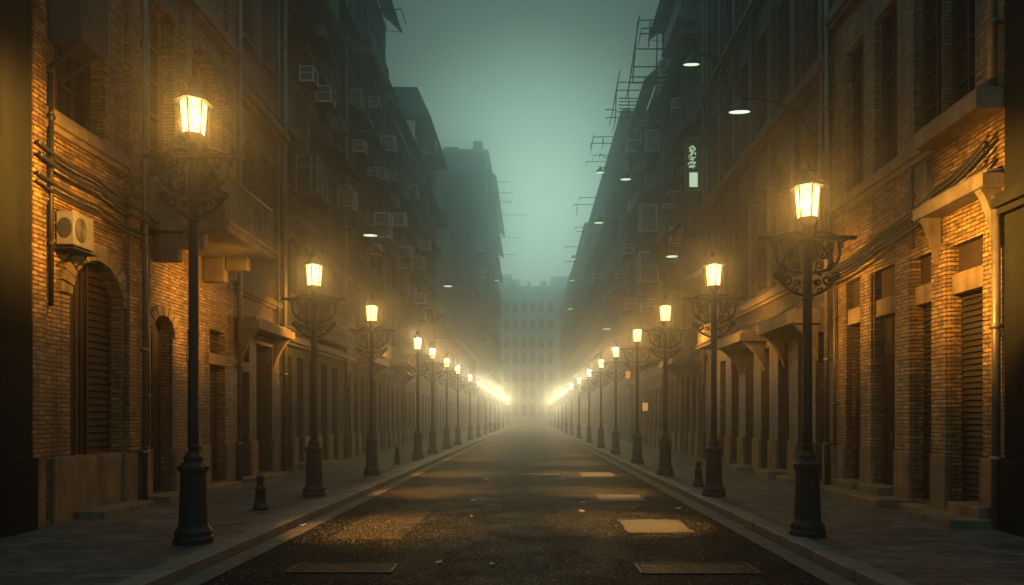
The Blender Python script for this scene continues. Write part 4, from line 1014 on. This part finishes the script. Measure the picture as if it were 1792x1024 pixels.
cold['_'] = 0
for q in ((1294, 196, 'R', 1.75, 'largest cold white wall lamp, hung over the nearest right street lamp', 1.05), (1210, 113, 'R', 1.3, 'cold white wall lamp highest on the right row', 1.15), (1176, 449, 'R', 1.1, 'cold white wall lamp low on the sign house', 1.),
          (1095, 314, 'R', 1.5, 'cold white wall lamp on the awning house below the racks', 1.25), (1050, 302, 'R', 2.0, 'high cold wall lamp left of the racks on the right', 1.25), (1048, 390, 'R', 1.8, 'cold wall lamp halfway down the misty right row', 1.4), (1003, 453, 'R', 1.4, 'tiny cold wall lamp topmost at the far right row', 1.5),
          (1001, 491, 'R', 1.3, 'tiny cold wall lamp second at the far right row', 1.5), (998, 541, 'R', 1.3, 'tiny cold wall lamp lowest at the far right row', 1.5), (1062, 576, 'R', 1.2, 'cold wall lamp just above the right lantern glow', 1.3),
          (648, 412, 'L', 1.7, 'largest cold white wall lamp on the left, above the third street lamp', 1.), (784, 501, 'L', 1.5, 'cold white wall lamp in the middle of the left row', 1.25), (870, 491, 'L', 1.8, 'far cold wall lamp, upper one on the left', 1.6), (874, 542, 'L', 1.8, 'far cold wall lamp, lower one on the left', 1.6)):
    cold_lamp(*q)
del cold['_']

# ---------------------------------------------------------------- signs on the right, small amber wall lights
def sign(label, name, px0, px1, py0, py1, Y, lit):
    t = thing(name, label, 'sign', (RX, Y, z_at((py0 + py1) / 2, Y)))
    x0, x1 = x_at(px0, Y), x_at(px1, Y); z0, z1 = z_at(py1, Y), z_at(py0, Y); fr = .05
    mb = MB(); mb.box(x0, x1, Y + .02, Y + .22, z0, z1)
    mb.build('case', 'awning_dark', t)
    mb = MB()
    mb.box(x0, x0 + fr, Y - .02, Y + .018, z0, z1); mb.box(x1 - fr, x1, Y - .02, Y + .018, z0, z1)
    for z in ([z0, z1 - fr] if not lit else [z0, z1 - fr, z1 - (z1 - z0) * .13, z0 + (z1 - z0) * .36]): mb.box(x0 + fr, x1 - fr, Y - .02, Y + .018, z, z + fr)
    mb.build('frame', 'ac_grey' if lit else 'pipe_metal', t)
    mb = MB(); rn = random.Random(int(px0))
    za, zb_ = (z0 + (z1 - z0) * .42, z1 - (z1 - z0) * .16) if lit else (z0 + .2, z1 - .2)
    n = 7
    for i in range(n):                     # unreadable brush-like strokes
        z = za + (zb_ - za) * (i + .5) / n; c = (x0 + x1) / 2; w_ = (x1 - x0) * .28
        for k in range(4):
            a, b = rn.uniform(-w_, w_), rn.uniform(-w_, w_); q = rn.uniform(-.09, .09)
            mb.tube([(c + a, Y + .012, z + q), (c + (a + b) / 2, Y + .006, z + q + rn.uniform(-.05, .05)), (c + b, Y + .012, z + rn.uniform(-.09, .09))], .014, 4)
    mb.build('lettering', 'sign_light' if lit else 'pipe_metal', t)
    if lit:
        mb = MB(); mb.box(x0 + fr + .12, x1 - fr - .02, Y, Y + .019, z0 + .18, z0 + (z1 - z0) * .35); mb.build('lit_panel', 'sign_light', t)
    mb = MB()
    for z in (z0 + .3, z1 - .3): mb.tube([(x1, Y + .1, z), (RX + .05, Y + .1, z)], .025, 5)
    mb.build('bracket', 'iron', t)
sign('upright framed sign with its lower panel lit greenish white', 'lit_sign', 1199, 1224, 241, 335, 26.9, True)
sign('upright dark framed sign below the lit sign', 'dark_sign', 1194, 1223, 356, 418, 26.9, False)
for (px, py, Y, lb) in ((1129, 712, 36.0, 'small amber wall light glowing low on the right row'), (1099, 656, 43.5, 'faint amber wall light by the sixth right street lamp')):
    X = x_at(px, Y); z = z_at(py, Y); t = thing('wall_light', lb, 'wall light', (X, Y, z), 'amber wall lights')
    mb = MB(); mb.lathe([(.10, -.22), (.15, -.15), (.15, .18), (.10, .22)], 10, (X, Y, z)); mb.build('globe', 'amber_glass', t)
    mb = MB(); mb.lathe([(.17, .22), (.12, .27), (.03, .34)], 10, (X, Y, z)); mb.tube([(X, Y, z + .30), (X + .2, Y, z + .36), (RX + .05, Y, z + .3)], .022, 5); mb.build('cap', 'iron', t)
    L = bpy.data.lights.new('amber_light', 'POINT'); L.energy = 25; L.color = (1, .42, .08); L.shadow_soft_size = .06
    lo = bpy.data.objects.new('amber_light', L); COL.objects.link(lo); lo.parent = t

# ---------------------------------------------------------------- racks, aerials and poles against the sky
def rack(label, Y, segs, r=.035, name='roof_rack', cat='rack', px_r=None, group='pole racks against the sky'):
    """segs in photo pixels, taken as metres in the plane at distance Y; a second frame stands behind, tied by rungs"""
    P = [((x_at(a, Y), z_at(b, Y)), (x_at(c, Y), z_at(d, Y))) for a, b, c, d in segs]
    xs_ = [p[0] for q in P for p in q]; zs_ = [p[1] for q in P for p in q]
    t = thing(name, label, cat, (max(xs_), Y, min(zs_)), group)
    mb = MB()
    for (a, b) in P: mb.tube([(a[0], Y, a[1]), (b[0], Y, b[1])], r, 5)
    mb.build('frame', 'iron', t)
    m2 = MB()
    for i, (a, b) in enumerate(P[:4]):
        m2.tube([(a[0], Y, a[1]), (a[0] + .05, Y + 1.1, a[1] + .03)], r * .7, 5); m2.tube([(b[0], Y, b[1]), (b[0], Y + 1.1, b[1])], r * .7, 5)
    m2.build('tie_bars', 'iron', t)
rack('tall leaning pole rack jutting from the top of the right row', 33.0, [(1119, 28, 1100, 155), (1119, 36, 1190, 34), (1123, 50, 1180, 49), (1121, 59, 1180, 58), (1114, 86, 1175, 86), (1108, 117, 1165, 117), (1138, 36, 1135, 82), (1116, 36, 1107, 142), (1104, 135, 1165, 135), (1100, 145, 1165, 145), (1150, 60, 1148, 150)])
rack('rack of many rungs below the tall leaning rack', 36.0, [(1085, 122, 1070, 205), (1082, 144, 1130, 144), (1078, 158, 1125, 158), (1079, 160, 1076, 215), (1083, 172, 1135, 172), (1083, 178, 1130, 178), (1083, 184, 1130, 184), (1083, 190, 1130, 190), (1080, 196, 1130, 196), (1060, 206, 1130, 206), (1060, 192, 1080, 193), (1100, 158, 1100, 205)], .03)
rack('square two rung rack on the middle right row', 47.0, [(1039, 234, 1035, 258), (1038, 240, 1082, 239), (1034, 251, 1082, 251), (1056, 240, 1056, 251)], .035)
rack('pair of bare poles above the high cold lamp', 50.0, [(1038, 272, 1075, 271), (1026, 283, 1065, 283), (1050, 269, 1082, 292)], .03)
rack('long bare pole over the misty right house', 62.0, [(1013, 346, 1075, 345), (1004, 358, 1050, 358), (1010, 358, 1010, 372)], .035)
rack('small rack low on the misty right house', 80.0, [(1006, 398, 1040, 397), (1008, 405, 1036, 405), (988, 432, 1030, 432), (990, 458, 1030, 458), (1000, 515, 1022, 515)], .04)
rack('short broken aerial on the left roof edge', 30.5, [(664, 20, 702, 16), (667, 15, 668, 27)], .03, 'aerial', 'aerial')
for i, (y0, a, b, lb) in enumerate(((318, 846, 893, 'topmost bare pole'), (337, 848, 897, 'second bare pole'), (353, 845, 895, 'third bare pole'), (376, 850, 925, 'long fourth bare pole'), (415, 866, 907, 'fifth bare pole'), (445, 868, 905, 'lowest bare pole'))):
    Y = 94 + i * 4
    X0 = LX + 1.28; X1 = x_at(b, Y); z = z_at(y0, Y)
    t = thing('laundry_pole', lb + ' jutting from the big grey left block', 'pole', (X0, Y, z), 'poles jutting from the grey block')
    mb = MB(); mb.tube([(X0, Y, z), (X1, Y, z - .05)], .05, 5); mb.build('pole', 'iron', t)
    mb = MB(); mb.tube([(X0 + .05, Y, z - .5), (X0 + .7, Y, z - .04)], .035, 5)
    if i in (1, 2): mb.tube([(X1, Y, z - .35), (X1, Y, z + .4)], .03, 4)
    if i == 2: mb.tube([(X0 + .8, Y, z - .6), (X1 - .6, Y, z + .7)], .03, 4)
    mb.build('strut', 'iron', t)

# ---------------------------------------------------------------- litter
rn = random.Random(9)
for i, (px, py, kind) in enumerate(((768, 985, 'p'), (1297, 924, 'l'), (1020, 880, 'p'), (1018, 895, 'p'), (828, 876, 'p'), (862, 988, 'p'), (757, 847, 'p'), (1143, 846, 'l'), (1170, 852, 'l'), (852, 839, 'p'), (865, 821, 'p'), (985, 838, 'p'), (1110, 890, 'p'), (826, 904, 'p'), (530, 920, 'p'), (1187, 890, 'p'))):
    Y = CAMZ * F / (py - VPY); X = x_at(px, Y); s_ = rn.uniform(.025, .05) * (1.6 if kind == 'l' else 1)
    mb = MB(); n = 7; a0 = rn.random() * 6
    rim = [(X + s_ * (1 + .4 * rn.random()) * math.cos(a0 + 2 * math.pi * k / n), Y + s_ * (1.4 + .5 * rn.random()) * math.sin(a0 + 2 * math.pi * k / n), .010 + rn.uniform(0, .022)) for k in range(n)]
    c0 = (X, Y, .012)
    for k in range(n): mb.face([c0, rim[k], rim[(k + 1) % n]])
    low = [(a, b, .006) for a, b, c in rim]; mb.face(low[::-1])
    for k in range(n): mb.face([low[k], low[(k + 1) % n], rim[(k + 1) % n], rim[k]])
    if kind == 'p': tag(mb.build('paper_scrap', 'paper', loc=(X, Y, 0)), 'tiny pale paper scrap lying on the dark asphalt', 'litter', 'paper scraps on the road')
    else: tag(mb.build('dry_leaf', 'leaf_dry', loc=(X, Y, 0)), 'curled brown dry leaf lying near the right kerb', 'leaf', 'dry leaves by the right kerb')

# ---------------------------------------------------------------- haze
mb = MB(); mb.box(-80, 80, -16, 215, -1.1, 44)
hz = mb.build('haze', 'iron'); hz.data.materials.clear()
m = bpy.data.materials.new('haze'); m.use_nodes = True; n = m.node_tree.nodes; l = m.node_tree.links; n.clear()
o = n.new('ShaderNodeOutputMaterial'); v = n.new('ShaderNodeVolumePrincipled')
v.inputs['Color'].default_value = (.88, .95, .92, 1); v.inputs['Density'].default_value = HAZE_DENSITY; v.inputs['Anisotropy'].default_value = .91
l.new(v.outputs[0], o.inputs['Volume']); hz.data.materials.append(m); tag(hz, kind='stuff')
try: m.cycles.homogeneous_volume = True
except Exception: pass
